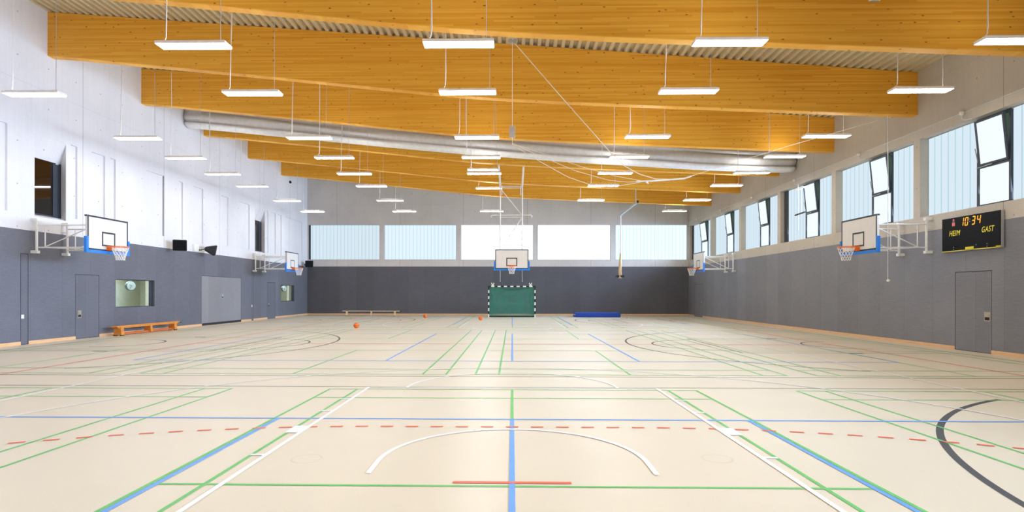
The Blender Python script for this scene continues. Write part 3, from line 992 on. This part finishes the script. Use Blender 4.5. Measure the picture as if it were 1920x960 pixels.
# ------------------------------------------------------------------ basketball hoops
def hoop_head(root, s, px, py, zc=0.0, facing='x'):
    """board, pad, rim, net. s=+1: board looks along +x from px; facing 'y': board looks along -y"""
    if facing == 'x':
        T = lambda d, u, z: (px + s * d, py + u, z)     # d: out of the board face, u along the board
    else:
        T = lambda d, u, z: (px + u, py - d, z)

    def tb(mb, d0, d1, u0, u1, z0, z1, mi=0):
        v = [T(d, u, z) for d in (d0, d1) for u in (u0, u1) for z in (z0, z1)]
        mb.add(v, [(0, 1, 3, 2), (4, 6, 7, 5), (0, 4, 5, 1), (2, 3, 7, 6), (0, 2, 6, 4), (1, 5, 7, 3)], mi)
    mb = MB(); tb(mb, -.03, 0, -.9, .9, 2.9, 3.95)
    bd = mb.build('backboard', M['board_white'], root)
    mb = MB(); t = .05
    tb(mb, -.001, .003, -.9, .9, 3.95 - t, 3.95); tb(mb, -.001, .003, -.9, .9, 2.9, 2.9 + t)
    tb(mb, -.001, .003, -.9, -.9 + t, 2.9 + t, 3.95 - t); tb(mb, -.001, .003, .9 - t, .9, 2.9 + t, 3.95 - t)
    mb.build('border_line', M['black'], bd)
    mb = MB(); z0 = 3.05; t = .05
    tb(mb, .0, .004, -.295, .295, z0 + .45 - t, z0 + .45); tb(mb, .0, .004, -.295, .295, z0, z0 + t)
    tb(mb, .0, .004, -.295, -.295 + t, z0 + t, z0 + .45 - t); tb(mb, .0, .004, .295 - t, .295, z0 + t, z0 + .45 - t)
    mb.build('target_square', M['black'], bd)
    mb = MB()
    tb(mb, -.06, .02, -.965, .965, 2.815, 2.905)
    tb(mb, -.06, .02, -.965, -.885, 2.905, 3.30); tb(mb, -.06, .02, .885, .965, 2.905, 3.30)
    mb.build('edge_pad', M['pad_blue'], root)
    # rim
    mb = MB(); cd = .15 + .225
    mb.tube([T(cd + .234 * math.cos(a), .234 * math.sin(a), 3.045) for a in [2 * PI * k / 36 for k in range(36)]], .012, 8, 0, True)
    for k in range(12):
        a = 2 * PI * k / 12
        p = T(cd + .234 * math.cos(a), .234 * math.sin(a), 3.03)
        mb.tube([p, (p[0], p[1], 2.995)], .012, 5)
    tb(mb, .004, .03, -.09, .09, 2.93, 3.07); tb(mb, .03, .15, -.075, .075, 2.985, 3.05)
    tb(mb, .03, .12, -.06, .06, 2.935, 2.985)
    rm = mb.build('rim', M['rim_orange'], root)
    # net
    mb = MB(); N = 12; H = [(3.03, .232), (2.93, .205), (2.84, .175), (2.76, .145), (2.68, .128), (2.62, .125)]
    for k in range(N):
        for sg in (-1, 1):
            pts = []
            for i, (z, r) in enumerate(H):
                a = 2 * PI * (k + sg * .5 * i) / N
                pts.append(T(cd + r * math.cos(a), r * math.sin(a), z))
            mb.tube(pts, .0075, 5)
    mb.build('net', M['net_white'], rm)


def wall_hoop(name, side, yc, xboard, label):
    s = 1 if side < 0 else -1
    xw = XL if side < 0 else XR
    root = empty(name, (xw, yc, 0))
    rel = lambda x, y, z: (x - xw, y - yc, z)
    xa = xboard - s * .07
    y1, y2 = yc - .36, yc + .86     # the two arms
    for y in (y1, y2):
        mb = MB(); xp = xw + s * .15
        mb.tube([rel(xp, y, 2.86), rel(xp, y, 3.90)], .036, 10)
        for z in (2.86, 3.86): mb.bbox(*sorted((rel(xw, 0, 0)[0], rel(xp + s * .06, 0, 0)[0])), y - yc - .06, y - yc + .06, z - .045, z + .045, .008)
        mb.bbox(*sorted((rel(xw, 0, 0)[0], rel(xp, 0, 0)[0])), y - yc - .03, y - yc + .03, 3.55, 3.61, .005)
        mb.build('wall_post', M['steel_white'], root)
        mb = MB()
        for z in (3.0, 3.70): mb.tube([rel(xp, y, z), rel(xa, y, z)], .022, 8)
        xn = xw + s * .42; xe = xa - s * .12
        for x_ in (xn, xe): mb.tube([rel(x_, y, 3.0), rel(x_, y, 3.70)], .018, 8)
        mb.tube([rel(xn, y, 3.02), rel(xe, y, 3.68)], .018, 8)
        mb.build('side_arm', M['steel_white'], root)
    mb = MB()
    for z in (2.98, 3.72):
        mb.tube([rel(xa, yc - .85, z), rel(xa, yc + .9, z)], .025, 8)
    for y in (yc - .85, yc + .85, y1, y2): mb.tube([rel(xa, y, 2.93), rel(xa, y, 3.92)], .022, 8)
    mb.tube([rel(xw + s * .15, y1, 3.0), rel(xa, y2, 3.0)], .015, 6)
    mb.build('board_frame', M['steel_white'], root)
    mb = MB(); mb.bbox(*sorted((rel(xa, 0, 0)[0], rel(xboard, 0, 0)[0])), -.93, -.91, 3.9, 3.95, .004); mb.build('corner_clip', M['black'], root)
    hoop_head(root, s, xboard - xw, 0)
    tag(root, label, 'basketball hoop', 'wall mounted basketball hoops')
    return root


wall_hoop('basketball_hoop', -1, Y0, -12.80, 'wall mounted basketball hoop on the left wall, nearer one')
wall_hoop('basketball_hoop', -1, Y0 + 15.09, -12.80, 'wall mounted basketball hoop on the left wall, by the far corner')
wall_hoop('basketball_hoop', 1, Y0, 10.73, 'wall mounted basketball hoop on the right wall beside the scoreboard')
wall_hoop('basketball_hoop', 1, Y0 + 15.09, 10.70, 'wall mounted basketball hoop on the right wall, by the far corner')

# ceiling mounted hoop at the far end
YBD = 30.6
root = empty('basketball_hoop', (0, YBD, 0))
hoop_head(root, 1, -.03, 0, facing='y')
ym = .12
b3, b4 = BEAM_Y[6] - YBD, BEAM_Y[7] - YBD
xl_, xr_ = -.655, .535
for x_ in (xl_, xr_):
    mb = MB()
    mb.tube([(x_, ym, 2.9), (x_, ym, 7.40)], .034, 10); mb.build('mast', M['steel_white'], root)
    mb = MB(); mb.beam((x_, b3 + .15, zbot(x_) - .04), (x_, ym, 7.40), .09, .09); mb.beam((x_, ym, 7.40), (x_, b4 + .1, zbot(x_) - .03), .07, .07)
    mb.build('ceiling_arm', M['steel_white'], root)
    mb = MB(); mb.tube([(x_, ym, 2.2), (x_, ym, 2.9)], .013, 6); mb.build('lower_rod', M['galv'], root)
mb = MB()
for z in (7.28, 7.36): mb.tube([(xl_, ym, z), (xr_, ym, z)], .022, 8)
mb.tube([(xl_, ym, 7.25), (xr_, ym, 5.78)], .024, 8)
mb.tube([(xr_, ym, 5.70), (-.2, ym, 4.62)], .024, 8)
mb.tube([(xl_, ym, 5.69), (xr_, ym, 5.69)], .018, 8)
for z in (4.50, 4.20): mb.tube([(xl_, ym, z), (xr_, ym, z)], .018, 8)
for x_ in (xl_ + .09, xr_ - .09): mb.beam((x_, ym, 7.40), (x_, ym, 6.9), .05, .08)
mb.build('cross_bracing', M['steel_white'], root)
mb = MB(); mb.tube([(-1.15, ym + .06, 5.70), (-1.17, ym + .06, 5.77), (-1.11, ym + .06, 5.82), (1.0, ym + .06, 5.82), (1.06, ym + .06, 5.77), (1.04, ym + .06, 5.70)], .035, 8)
mb.build('crossbar', M['cable'], root)
tag(root, 'basketball hoop hung from the roof beams at the far end', 'basketball hoop')

# ------------------------------------------------------------------ handball goal
YG = Y0 + 20
root = empty('handball_goal', (-.03, YG, 0))
def striped(p0, p1, n, start):
    mb = MB()
    for i in range(n):
        a = Vector(p0).lerp(Vector(p1), i / n); b = Vector(p0).lerp(Vector(p1), (i + 1) / n)
        mb.beam(a, b, .08, .08, (i + start) % 2)
    return mb
for sx in (-1, 1):
    striped((sx * 1.54, 0, 0), (sx * 1.54, 0, 2.0), 10, 1).build('post', [M['goal_black'], M['goal_white']], root)
striped((-1.58, 0, 2.04), (1.58, 0, 2.04), 15, 0).build('crossbar', [M['goal_black'], M['goal_white']], root)
mb = MB(); mb.tube([(-1.54, .03, .03), (-1.54, .95, .03), (1.54, .95, .03), (1.54, .03, .03)], .025, 8)
for sx in (-1, 1): mb.tube([(sx * 1.54, .03, 2.02), (sx * 1.54, .7, 1.98), (sx * 1.54, .95, .03)], .02, 8)
mb.build('back_frame', M['goal_black'], root)
net = MB(); ns, r_ = .05, .0075
def net_quad(P, nu, nv):
    for i in range(nu + 1):
        for j in range(nv):
            pass
    W = r_
    for i in range(nu + 1):
        u = i / nu; du = W / 3.0
        net.face([P(u - du, 0), P(u + du, 0), P(u + du, .5), P(u - du, .5)]); net.face([P(u - du, .5), P(u + du, .5), P(u + du, 1), P(u - du, 1)])
    for j in range(nv + 1):
        v = j / nv; dv = W / 2.0
        for k in range(6):
            a, b = k / 6, (k + 1) / 6
            net.face([P(a, v - dv), P(b, v - dv), P(b, v + dv), P(a, v + dv)])
def back(u, v):
    sag = .06 * math.sin(PI * u) * math.sin(PI * v)
    return (-1.52 + 3.04 * u, .95 - .25 * v + sag * .8, .03 + 1.93 * v - .18 * math.sin(PI * u) * v ** 2)
net_quad(back, 64, 42)
for sx in (-1, 1):
    net_quad(lambda u, v, sx=sx: (sx * 1.53, .03 + (.92 - .25 * v) * u, .03 + 1.95 * v), 18, 42)
net_quad(lambda u, v: (-1.52 + 3.04 * u, .03 + .68 * v, 1.99 - .18 * math.sin(PI * u) * v), 64, 14)
net_quad(lambda u, v: (-1.5 + 3.0 * u, .10 + .05 * math.sin(PI * v), .03 + (1.93 - .22 * math.sin(PI * u)) * v), 64, 42)
nt = net.build('net', M['goal_net'], root, fix=False)
sm = nt.modifiers.new('thick', 'SOLIDIFY'); sm.thickness = .006
mb = MB(); mb.tube([(-1.5 + 3.0 * k / 24, .06, 2.0 - .30 * math.sin(PI * k / 24)) for k in range(25)], .018, 6); mb.tube([(-1.5, .05, 2.0), (-1.25, .08, 1.6), (-1.2, .1, .3)], .012, 6); mb.tube([(1.5, .05, 2.0), (1.3, .08, 1.6), (1.25, .1, .3)], .012, 6)
mb.build('net_rope', M['goal_rope'], root)
mb = MB(); mb.box(-1.54, 1.54, .09, .12, 0, .07); mb.build('ground_bar', M['goal_black'], root)
for sx in (-1.27, 1.24):
    mb = MB()
    mb.bbox(sx - .1, sx + .1, -.03, .03, 2.08, 2.12, .006); mb.bbox(sx - .045, sx + .045, -.025, .025, 2.12, 2.20, .006)
    mb.bbox(sx - .10, sx - .05, -.03, .03, 2.18, 2.29, .006); mb.bbox(sx + .05, sx + .10, -.03, .03, 2.18, 2.29, .006); mb.bbox(sx - .09, sx + .09, -.02, .02, 2.17, 2.21, .006)
    mb.build('top_bracket', M['steel_white'], root)
tag(root, 'black and white striped handball goal with green net', 'goal')

# ------------------------------------------------------------------ balls
def ball(x, y, label, rz):
    e = empty('basketball', (x, y, .123), rz)
    mb = MB(); mb.sphere((0, 0, 0), .122, 0, 28, 18); mb.build('ball', M['ball'], e)
    mb = MB()
    mb.tube([(.1215 * math.cos(a), .1215 * math.sin(a), 0) for a in [2 * PI * k / 40 for k in range(40)]], .0035, 5, 0, True)
    mb.tube([(.1215 * math.cos(a), 0, .1215 * math.sin(a)) for a in [2 * PI * k / 40 for k in range(40)]], .0035, 5, 0, True)
    for sy in (-1, 1):
        mb.tube([(.095 * math.cos(a), sy * (.045 + .068 * abs(math.cos(a)) ** 2 * .6), .1 * math.sin(a)) for a in [2 * PI * k / 40 for k in range(40)]], .0035, 5, 0, True)
    mb.build('seam', M['ball_seam'], e)
    tag(e, label, 'ball', 'basketballs on the floor')
ball(-7.04, 25.56, 'orange basketball on the open floor, nearest and largest looking', .4)
ball(-5.53, 36.0, 'orange basketball by the end of the pale bench', 1.2)
ball(-1.86, 33.3, 'orange basketball left of the handball goal', 2.1)

# ------------------------------------------------------------------ benches
def bench(name, loc, rz, mats, label, L=3.95, rail=True, hook=True, slim=False):
    """long gymnastics bench: seat board, three feet, lower rail, hook end; runs along local x"""
    e = empty(name, loc, rz)
    mt, mf, mr = mats
    mb = MB(); mb.bbox(-L / 2, L / 2, -.125, .125, .325, .365, .008); mb.build('seat', mt, e)
    if not slim: mb = MB(); mb.bbox(-L / 2 + .10, L / 2 - .15, -.10, -.075, .28, .325, .004); mb.bbox(-L / 2 + .10, L / 2 - .15, .075, .10, .28, .325, .004); mb.build('apron', mt, e)
    for x_, w in ((-L / 2 + .28, .17), (0, .12), (L / 2 - .35, .17)):
        if slim: w = w * .5
        mb = MB()
        v = []
        for z, hy in ((.03, .15), (.325, .115)):
            v += [(x_ - w / 2, -hy, z), (x_ + w / 2, -hy, z), (x_ + w / 2, hy, z), (x_ - w / 2, hy, z)]
        mb.add(v, [(3, 2, 1, 0), (4, 5, 6, 7), (0, 1, 5, 4), (1, 2, 6, 5), (2, 3, 7, 6), (3, 0, 4, 7)])
        lg = mb.build('leg', mf, e)
        if w > .065 and abs(x_) > .1:
            mb = MB()
            for sy in (-1, 1):
                mb = MB(); mb.bbox(x_ - w / 2 - .005, x_ + w / 2 - .02, min(sy * .09, sy * .155), max(sy * .09, sy * .155), 0, .035, .006)
                mb.build('rubber_foot', M['rubber'], lg)
    if rail:
        mb = MB(); mb.bbox(-L / 2 + .3, L / 2 - .3, -.05, .05, .03, .11, .006); mb.build('balance_rail', mr, e)
    if hook:
        mb = MB(); mb.tube([(L / 2 - .02, -.09, .335), (L / 2 + .05, -.09, .335), (L / 2 + .08, -.09, .30)], .022, 8)
        mb.tube([(L / 2 - .02, .09, .335), (L / 2 + .05, .09, .335), (L / 2 + .08, .09, .30)], .022, 8); mb.build('hook', M['rubber'], e)
    tag(e, label, 'bench')
bench('gym_bench', (-14.52, 22.45, 0), PI / 2, (M['bench_orange'], M['bench_orange'], M['bench_red']), 'orange varnished gym bench along the left wall under office window')
bench('gym_bench', (-9.70, 39.0, 0), 0, (M['bench_pale'], M['bench_pale'], M['bench_pale']), 'pale gym bench standing in front of the far wall', rail=False, slim=True)

# ------------------------------------------------------------------ blue mat
e = empty('gym_mat', (5.68, 38.5, 0))
mb = MB(); mb.bbox(-1.49, 1.49, -.80, .80, .025, .29, .03); mb.build('mat_body', M['mat_blue'], e)
mb = MB(); mb.bbox(-1.48, 1.48, -.79, .79, 0, .035, .01); mb.build('anti_slip_base', M['mat_dark'], e)
for y in (-.45, .45):
    mb = MB(); mb.tube([(-1.49, y - .14, .18), (-1.535, y - .1, .16), (-1.535, y + .1, .16), (-1.49, y + .14, .18)], .018, 6); mb.build('carry_handle', M['white_plastic'], e)
tag(e, 'thick blue gym mat lying by the far wall', 'mat')

# ------------------------------------------------------------------ climbing rope on its rail
e = empty('climbing_rope_rail', (6.95, 32.0, 6.68))
mb = MB(); mb.beam((0, 0, 0), (0, 4.7, -.05), .12, .12)
mb.build('rail', M['galv'], e)
mb = MB(); mb.tube([(-.02, .10, .05), (-.02, .10, zbot(6.95) - 6.68 + .01)], .03, 8); mb.build('near_hanger', M['galv'], e)
mb = MB(); mb.tube([(0, 4.7, .05), (0, 4.7, zbot(6.95) - 6.68 + .01)], .02, 8); mb.build('far_hanger', M['galv'], e)
mb = MB(); mb.bbox(.03, .13, -.02, .04, -.02, .12, .01); mb.build('end_stop', M['rubber'], e)
tag(e, 'grey steel rail under the far beams carrying the climbing rope', 'rail')
e = empty('climbing_rope', (6.95, 36.6, 6.555))
mb = MB(); mb.tube([(0, 0, 0), (0, 0, -.5), (0.01, 0, -2.0), (-.01, 0, -2.6)], [.03, .035, .04, .05], 8); mb.build('upper_strands', M['cable'], e)
mb = MB()
for k in range(5):
    a = 2 * PI * k / 5
    mb.tube([(.02 * math.cos(a), .02 * math.sin(a), -2.4), (.04 * math.cos(a) - .02, .04 * math.sin(a), -3.0), (.065 * math.cos(a + .4) - .04, .065 * math.sin(a + .4), -3.5), (.085 * math.cos(a + .6) - .04, .085 * math.sin(a + .6), -4.0)], .04, 7)
mb.build('rope_bundle', M['tan_rope'], e)
mb = MB(); mb.bbox(-.28, .22, -.10, .10, -3.93, -3.80, .02); mb.build('holding_strap', M['rubber'], e)
tag(e, 'tan climbing ropes bundled and hanging before the far wall', 'rope')

# ------------------------------------------------------------------ ring rigging: pulley, weight, slack lines
YR = 17.3
e = empty('rope_hoist', (0, YR, 9.28))
zt = ztop(0) - 9.28 + .01
mb = MB(); mb.bbox(-.09, .09, -.06, .06, zt - .05, zt, .006); mb.bbox(-.12, .12, -.03, .03, -.06, zt - .05, .01)
hs = mb.build('pulley_block', M['white_plastic'], e)
mb = MB()
for x_ in (-.07, .07): mb.tube([(x_, -.06, -.03), (x_, .06, -.03)], .07, 16)
mb.build('wheel', M['galv'], hs)
rel = lambda x, y, z: (x, y - YR, z - 9.28)
mb = MB(); mb.tube([rel(-.01, YR, 9.24), rel(-.01, YR, 6.12)], .011, 6); mb.build('vertical_line', M['rope'], e)
mb = MB(); mb.bbox(-.10, .08, -.05, .05, 6.33 - 9.28, 6.67 - 9.28, .01); mb.build('counterweight', M['galv'], e)
mb = MB(); mb.tube([rel(.03, YR, 9.24), rel(1.5, YR, 7.54), rel(2.98, YR, 5.86), rel(3.4, YR, 5.46), rel(3.85, YR, 5.21), rel(4.35, YR, 5.06), rel(4.9, YR, 5.05)], .013, 6); mb.build('slanting_line', M['rope'], e)
for pts in ([(0, 6.14), (.9, 5.75), (1.9, 5.32), (2.9, 5.03), (3.5, 4.97), (4.0, 4.99)], [(0, 6.12), (.8, 5.62), (1.7, 5.12), (2.4, 4.88), (3.0, 4.82), (3.6, 4.92), (4.0, 4.99)],
            [(0, 6.15), (1.0, 5.82), (2.1, 5.44), (3.1, 5.16), (4.0, 4.99)]):
    mb = MB(); mb.tube([rel(x, YR, z) for x, z in pts], .009, 6); mb.build('slack_line', M['rope'], e)
mb = MB(); mb.tube([rel(3.75, YR, 4.99), rel(4.2, YR, 5.0), rel(4.9, YR, 5.05), rel(5.2, YR, 5.08), rel(5.42, YR, 5.15)], [.02, .026, .026, .026, .02], 8)
mb.tube([rel(4.02, YR, 5.0), rel(4.12, YR, 4.92)], .02, 6); mb.build('swing_bar', M['steel_white'], e)
tag(e, 'white rope hoist with pulley and swing bar hanging mid hall', 'rope hoist')
e = empty('tether_rope', (5.435, YR, 5.16))
mb = MB(); mb.tube([(0, 0, 0), (3.254, .4, 1.045), (XR - 5.435 - .035, 1.1, 2.26)], .007, 6); mb.build('line', M['rope'], e)
mb = MB(); mb.tube([(0, 0, 0), (.07, .01, .023)], .013, 6); mb.build('end_loop', M['rope'], e)
tag(e, 'thin white rope tied from the swing bar up to the right wall', 'rope')

# ------------------------------------------------------------------ cord with bell end by the right hoop
e = empty('pull_cord', (11.89, 18.2, 2.02))
mb = MB(); mb.tube([(0, 0, .03), (0, 0, 3.2), (-.02, 0, zbot(11.89) - 2.02 + .01)], .011, 6); mb.build('cord', M['cable'], e)
mb = MB(); mb.tube([(0.02, 0, .04), (0.02, 0, .0), (0.02, 0, -.02), (0.02, 0, -.06)], [.03, .06, .055, .02], 14); mb.build('bell_end', M['white_plastic'], e)
tag(e, 'thin cord with white bell end hanging by the right hoop', 'cord')

# hanging bar in front of the fourth right window
e = empty('hanging_bar', (12.41, 24.75, 5.06))
zc = 6.13 - 5.06
mb = MB(); mb.bbox(-.05, .05, -.35, .32, zc - .03, zc + .03, .01); mb.build('top_fitting', M['white_plastic'], e)
for y in (-.12, .17):
    mb = MB(); mb.tube([(0, y, zc), (0, y, -.75 if y > 0 else 0)], .012, 6); mb.build('cord', M['galv'], e)
mb = MB(); mb.tube([(0, -.45, .0), (0, .40, -.03)], .035, 10); mb.build('handle_bar', M['black'], e)
mb = MB(); mb.tube([(0, .17, zc), (0, .17, zbot(12.3) - 5.06 + .35)], .012, 6)
mb.tube([(0, .17, zbot(12.3) - 5.06 + .35), (.30, .17, zbot(12.3) - 5.06 + .35)], .03, 8); mb.build('wall_hanger', M['galv'], e)
tag(e, 'dark trapeze bar on cords in front of the right window with dark post', 'bar')

# ------------------------------------------------------------------ scoreboard
SX = 12.50
e = empty('scoreboard', (XR, 15.715, 2.79))
rel = lambda x, y, z: (x - XR, y - 15.715, z - 2.79)
mb = MB(); x0, y0_, z0 = rel(SX + .01, 14.72, 2.79); x1, y1_, z1 = rel(XR, 16.71, 3.75)
mb.bbox(x0, x1, y0_, y1_, z0, z1, .008)
mb.build('housing', M['galv'], e)
mb = MB(); mb.box(rel(SX - .004, 0, 0)[0], rel(SX + .012, 0, 0)[0], y0_ + .005, y1_ - .005, z0 + .005, z1 - .005)
mb.build('display_face', M['score_black'], e)
fx = rel(SX - .006, 0, 0)[0]


def quad_on(mb, ya, za, yb, zb_, mi=0, th=.006):
    mb.box(fx - th, fx + .002, min(ya, yb) - 15.715, max(ya, yb) - 15.715, min(za, zb_) - 2.79, max(za, zb_) - 2.79, mi)


def seven(mb, ch, yl, zb_, w, h, t=.030):
    segs = {'0': 'abcdef', '1': 'bc', '3': 'abgcd', '4': 'fgbc'}[ch]
    sh = .14
    def pt(u, v): return (fx - .004, yl - u - sh * v - 15.715, zb_ + v - 2.79)
    def seg(u0, v0, u1, v1):
        mb.face([pt(u0, v0), pt(u1, v0), pt(u1, v1), pt(u0, v1)])
    S = {'a': (t * .6, h - t, w - t * .6, h), 'd': (t * .6, 0, w - t * .6, t), 'g': (t * .6, h / 2 - t / 2, w - t * .6, h / 2 + t / 2),
         'f': (0, h / 2 + t * .3, t, h - t * .4), 'b': (w - t, h / 2 + t * .3, w, h - t * .4), 'e': (0, t * .4, t, h / 2 - t * .3), 'c': (w - t, t * .4, w, h / 2 - t * .3)}
    for s_ in segs: seg(*S[s_])


for ch, yl, zz, w in (('1', 15.975, 3.475, .04), ('0', 15.895, 3.47, .115), ('3', 15.66, 3.47, .115), ('4', 15.49, 3.475, .125)):
    mb = MB(); seven(mb, ch, yl, zz, w, .235); mb.build('digit', M['digit'], e, fix=False)
mb = MB()
for z in (3.575, 3.635): mb.disc((fx + .001, 15.713 - 15.715, z - 2.79), (-1, 0, 0), .014, .004, 12)
mb.build('colon', M['dot'], e)


def text(s, ya, yb, zb_, name):
    cd = bpy.data.curves.new(name, 'FONT'); cd.body = s; cd.size = .2; cd.shear = .22; cd.extrude = .002; cd.offset = .002; cd.space_character = 1.1
    tmp = bpy.data.objects.new(name, cd); C.objects.link(tmp)
    bpy.context.view_layer.update()
    me = bpy.data.meshes.new_from_object(tmp.evaluated_get(bpy.context.evaluated_depsgraph_get()))
    wid = tmp.dimensions.x
    bpy.data.objects.remove(tmp); me.materials.clear(); me.materials.append(M['yellow'])
    o = bpy.data.objects.new(name, me); C.objects.link(o)
    h = .145 / .2 / .69 * 1.0
    sx = (ya - yb) / wid
    o.parent = e
    Rm = Matrix(((0, 0, -1, 0), (-1, 0, 0, 0), (0, 1, 0, 0), (0, 0, 0, 1)))
    o.matrix_local = Matrix.Translation((fx - .003, ya - 15.715, zb_ - 2.79)) @ Rm @ Matrix.Diagonal((sx, h, 1, 1))
text('HEIM', 16.45, 16.05, 3.235, 'lettering')
text('GAST', 15.33, 14.935, 3.232, 'lettering')
mb = MB(); quad_on(mb, 16.705, 2.795, 14.725, 2.815); quad_on(mb, 15.864, 2.80, 15.58, 2.885); quad_on(mb, 14.87, 2.80, 14.725, 2.84)
mb.build('yellow_strip', M['yellow'], e)
mb = MB()
quad_on(mb, 16.335, 3.51, 16.235, 3.61, 0); quad_on(mb, 16.325, 3.61, 16.245, 3.655, 1); quad_on(mb, 16.318, 3.655, 16.252, 3.685, 0); quad_on(mb, 16.30, 3.685, 16.27, 3.715, 0)
mb.build('bottle_emblem', [M['bottle_red'], M['bottle_blue']], e)
mb = MB()
for y, z in ((16.275, 2.912), (16.275, 2.850), (15.149, 2.918), (15.149, 2.85), (15.5, 2.92)):
    mb.disc((fx + .002, y - 15.715, z - 2.79), (-1, 0, 0), .013, .005, 12)
mb.build('small_lamp', M['dot'], e)
e.location = (XR - .024, 15.715 * 1.0104, 1.6 + 1.19 * 1.0104)
e.scale = (.39, 1.0104, 1.0104)
tag(e, 'black electronic scoreboard with amber clock digits and yellow lettering', 'scoreboard')

# ------------------------------------------------------------------ loudspeakers
def speaker(loc, yaw, tilt, arm_to, label):
    """horn-shaped speaker: front faces local +x"""
    e = empty('loudspeaker', loc)
    R = Matrix.Rotation(yaw, 4, 'Z') @ Matrix.Rotation(tilt, 4, 'Y')
    mb = MB(); v = []
    for x_, a, b in ((-.26, .07, .08), (-.20, .10, .11), (.14, .27, .235), (.20, .275, .24)):
        c_ = .3
        ring = [(-a, -b * (1 - c_)), (-a * (1 - c_), -b), (a * (1 - c_), -b), (a, -b * (1 - c_)), (a, b * (1 - c_)), (a * (1 - c_), b), (-a * (1 - c_), b), (-a, b * (1 - c_))]
        if x_ > .1:
            c2 = .12
            ring = [(-a, -b * (1 - c2)), (-a * (1 - c2), -b), (a * (1 - c2), -b), (a, -b * (1 - c2)), (a, b * (1 - c2)), (a * (1 - c2), b), (-a * (1 - c2), b), (-a, b * (1 - c2))]
        v += [tuple(R @ Vector((x_, y, z))) for y, z in ring]
    f = [tuple(range(7, -1, -1)), tuple(range(24, 32))]
    for r in (0, 8, 16):
        for k in range(8): f.append((r + k, r + (k + 1) % 8, r + 8 + (k + 1) % 8, r + 8 + k))
    mb.add(v, f); mb.build('horn_housing', M['speaker'], e)
    mb = MB(); q = [tuple(R @ Vector((.203, y, z))) for y, z in ((-.25, -.215), (.25, -.215), (.25, .215), (-.25, .215))]
    q2 = [tuple(R @ Vector((.215, y, z))) for y, z in ((-.23, -.195), (.23, -.195), (.23, .195), (-.23, .195))]
    mb.face(q2)
    for i in range(4): mb.face([q[i], q[(i + 1) % 4], q2[(i + 1) % 4], q2[i]])
    mb.build('grille', M['score_black'], e)
    a = Vector(arm_to) - Vector(loc)
    b = R @ Vector((-.25, 0, 0))
    mb = MB(); mb.tube([a, a + Vector((.12, 0, 0)), b], .022, 8)
    mb.disc(a, (1, 0, 0), .07, .02, 14); mb.build('wall_bracket', M['rubber'], e)
    tag(e, label, 'loudspeaker', 'black loudspeakers on the left wall')
speaker((-14.52, 24.6, 3.68), math.radians(-62), math.radians(8), (XL, 25.0, 3.60), 'black loudspeaker facing the camera on the left wall, nearer one')
speaker((-14.50, 27.1, 3.66), math.radians(36), math.radians(10), (XL, 26.85, 3.63), 'black horn loudspeaker on the left wall turned towards the far end')
speaker((-14.52, 40.3, 3.67), math.radians(-60), math.radians(8), (XL, 40.7, 3.62), 'black loudspeaker in the far left corner beside the hoop')
e = empty('speaker_box', (XL, 26.54, 3.65))
mb = MB(); mb.bbox(0, .09, -.2, .2, -.10, .22, .01); mb.build('case', M['white_plastic'], e)
mb = MB(); mb.bbox(.09, .097, -.17, .17, -.07, .19, .004); mb.build('cover', M['white_plastic'], e)
tag(e, 'white junction box on the left wall beside the horn loudspeaker', 'box')

# ------------------------------------------------------------------ conduit and sensor boxes over the right windows
e = empty('cable_conduit', (XR, Y0, 6.70))
mb = MB(); mb.tube([(-.015, YN + .05 - Y0, 0), (-.015, YB - .05 - Y0, 0)], .012, 6); mb.build('pipe', M['cable'], e)
tag(e, 'thin cable conduit running above the right wall windows', 'conduit')
rn = ['above the scoreboard window', 'above the window behind the near hoop', 'above the window with the dark post', 'above the fourth right wall window from the scoreboard', 'above the second last right wall window', 'above the window by the far corner']
for k, y in enumerate((16.23, 21.0, 25.75, 30.3, 34.8, 39.3)):
    e = empty('sensor_box', (XR, y, 6.69))
    mb = MB(); mb.tube([(-.03, 0, 0), (-.08, 0, 0), (-.11, 0, 0)], [.06, .06, .03], 14); mb.build('box', M['white_plastic'], e)
    mb = MB(); mb.tube([(-.06, 0, -.05), (-.05, 0, -.16), (-.03, -.1, -.23), (-.012, -.3, -.25)], .010, 6); mb.build('lead', M['cable'], e)
    tag(e, 'small white motor box on the conduit ' + rn[k], 'box', 'boxes on the conduit')

# small sensors
e = empty('smoke_detector', (8.43, BEAM_Y[3] - .03, 8.48))
mb = MB(); mb.bbox(-.13, .13, -.04, .03, -.06, .12, .012); mb.build('case', M['white_plastic'], e)
mb = MB(); mb.bbox(-.09, .09, -.03, .02, -.075, -.058, .004); mb.build('lens', M['dot'], e)
tag(e, 'small white detector on the face of the nearest roof beam', 'detector')
e = empty('wall_sensor', (XL, 37.9, 9.03))
mb = MB(); mb.bbox(0, .10, -.06, .06, -.08, .08, .01); mb.build('case', M['rubber'], e)
mb = MB(); mb.disc((.10, 0, -.02), (1, 0, -.2), .04, .03, 14); mb.build('lens', M['score_black'], e)
tag(e, 'tiny black sensor high on left wall under the last beam', 'sensor')
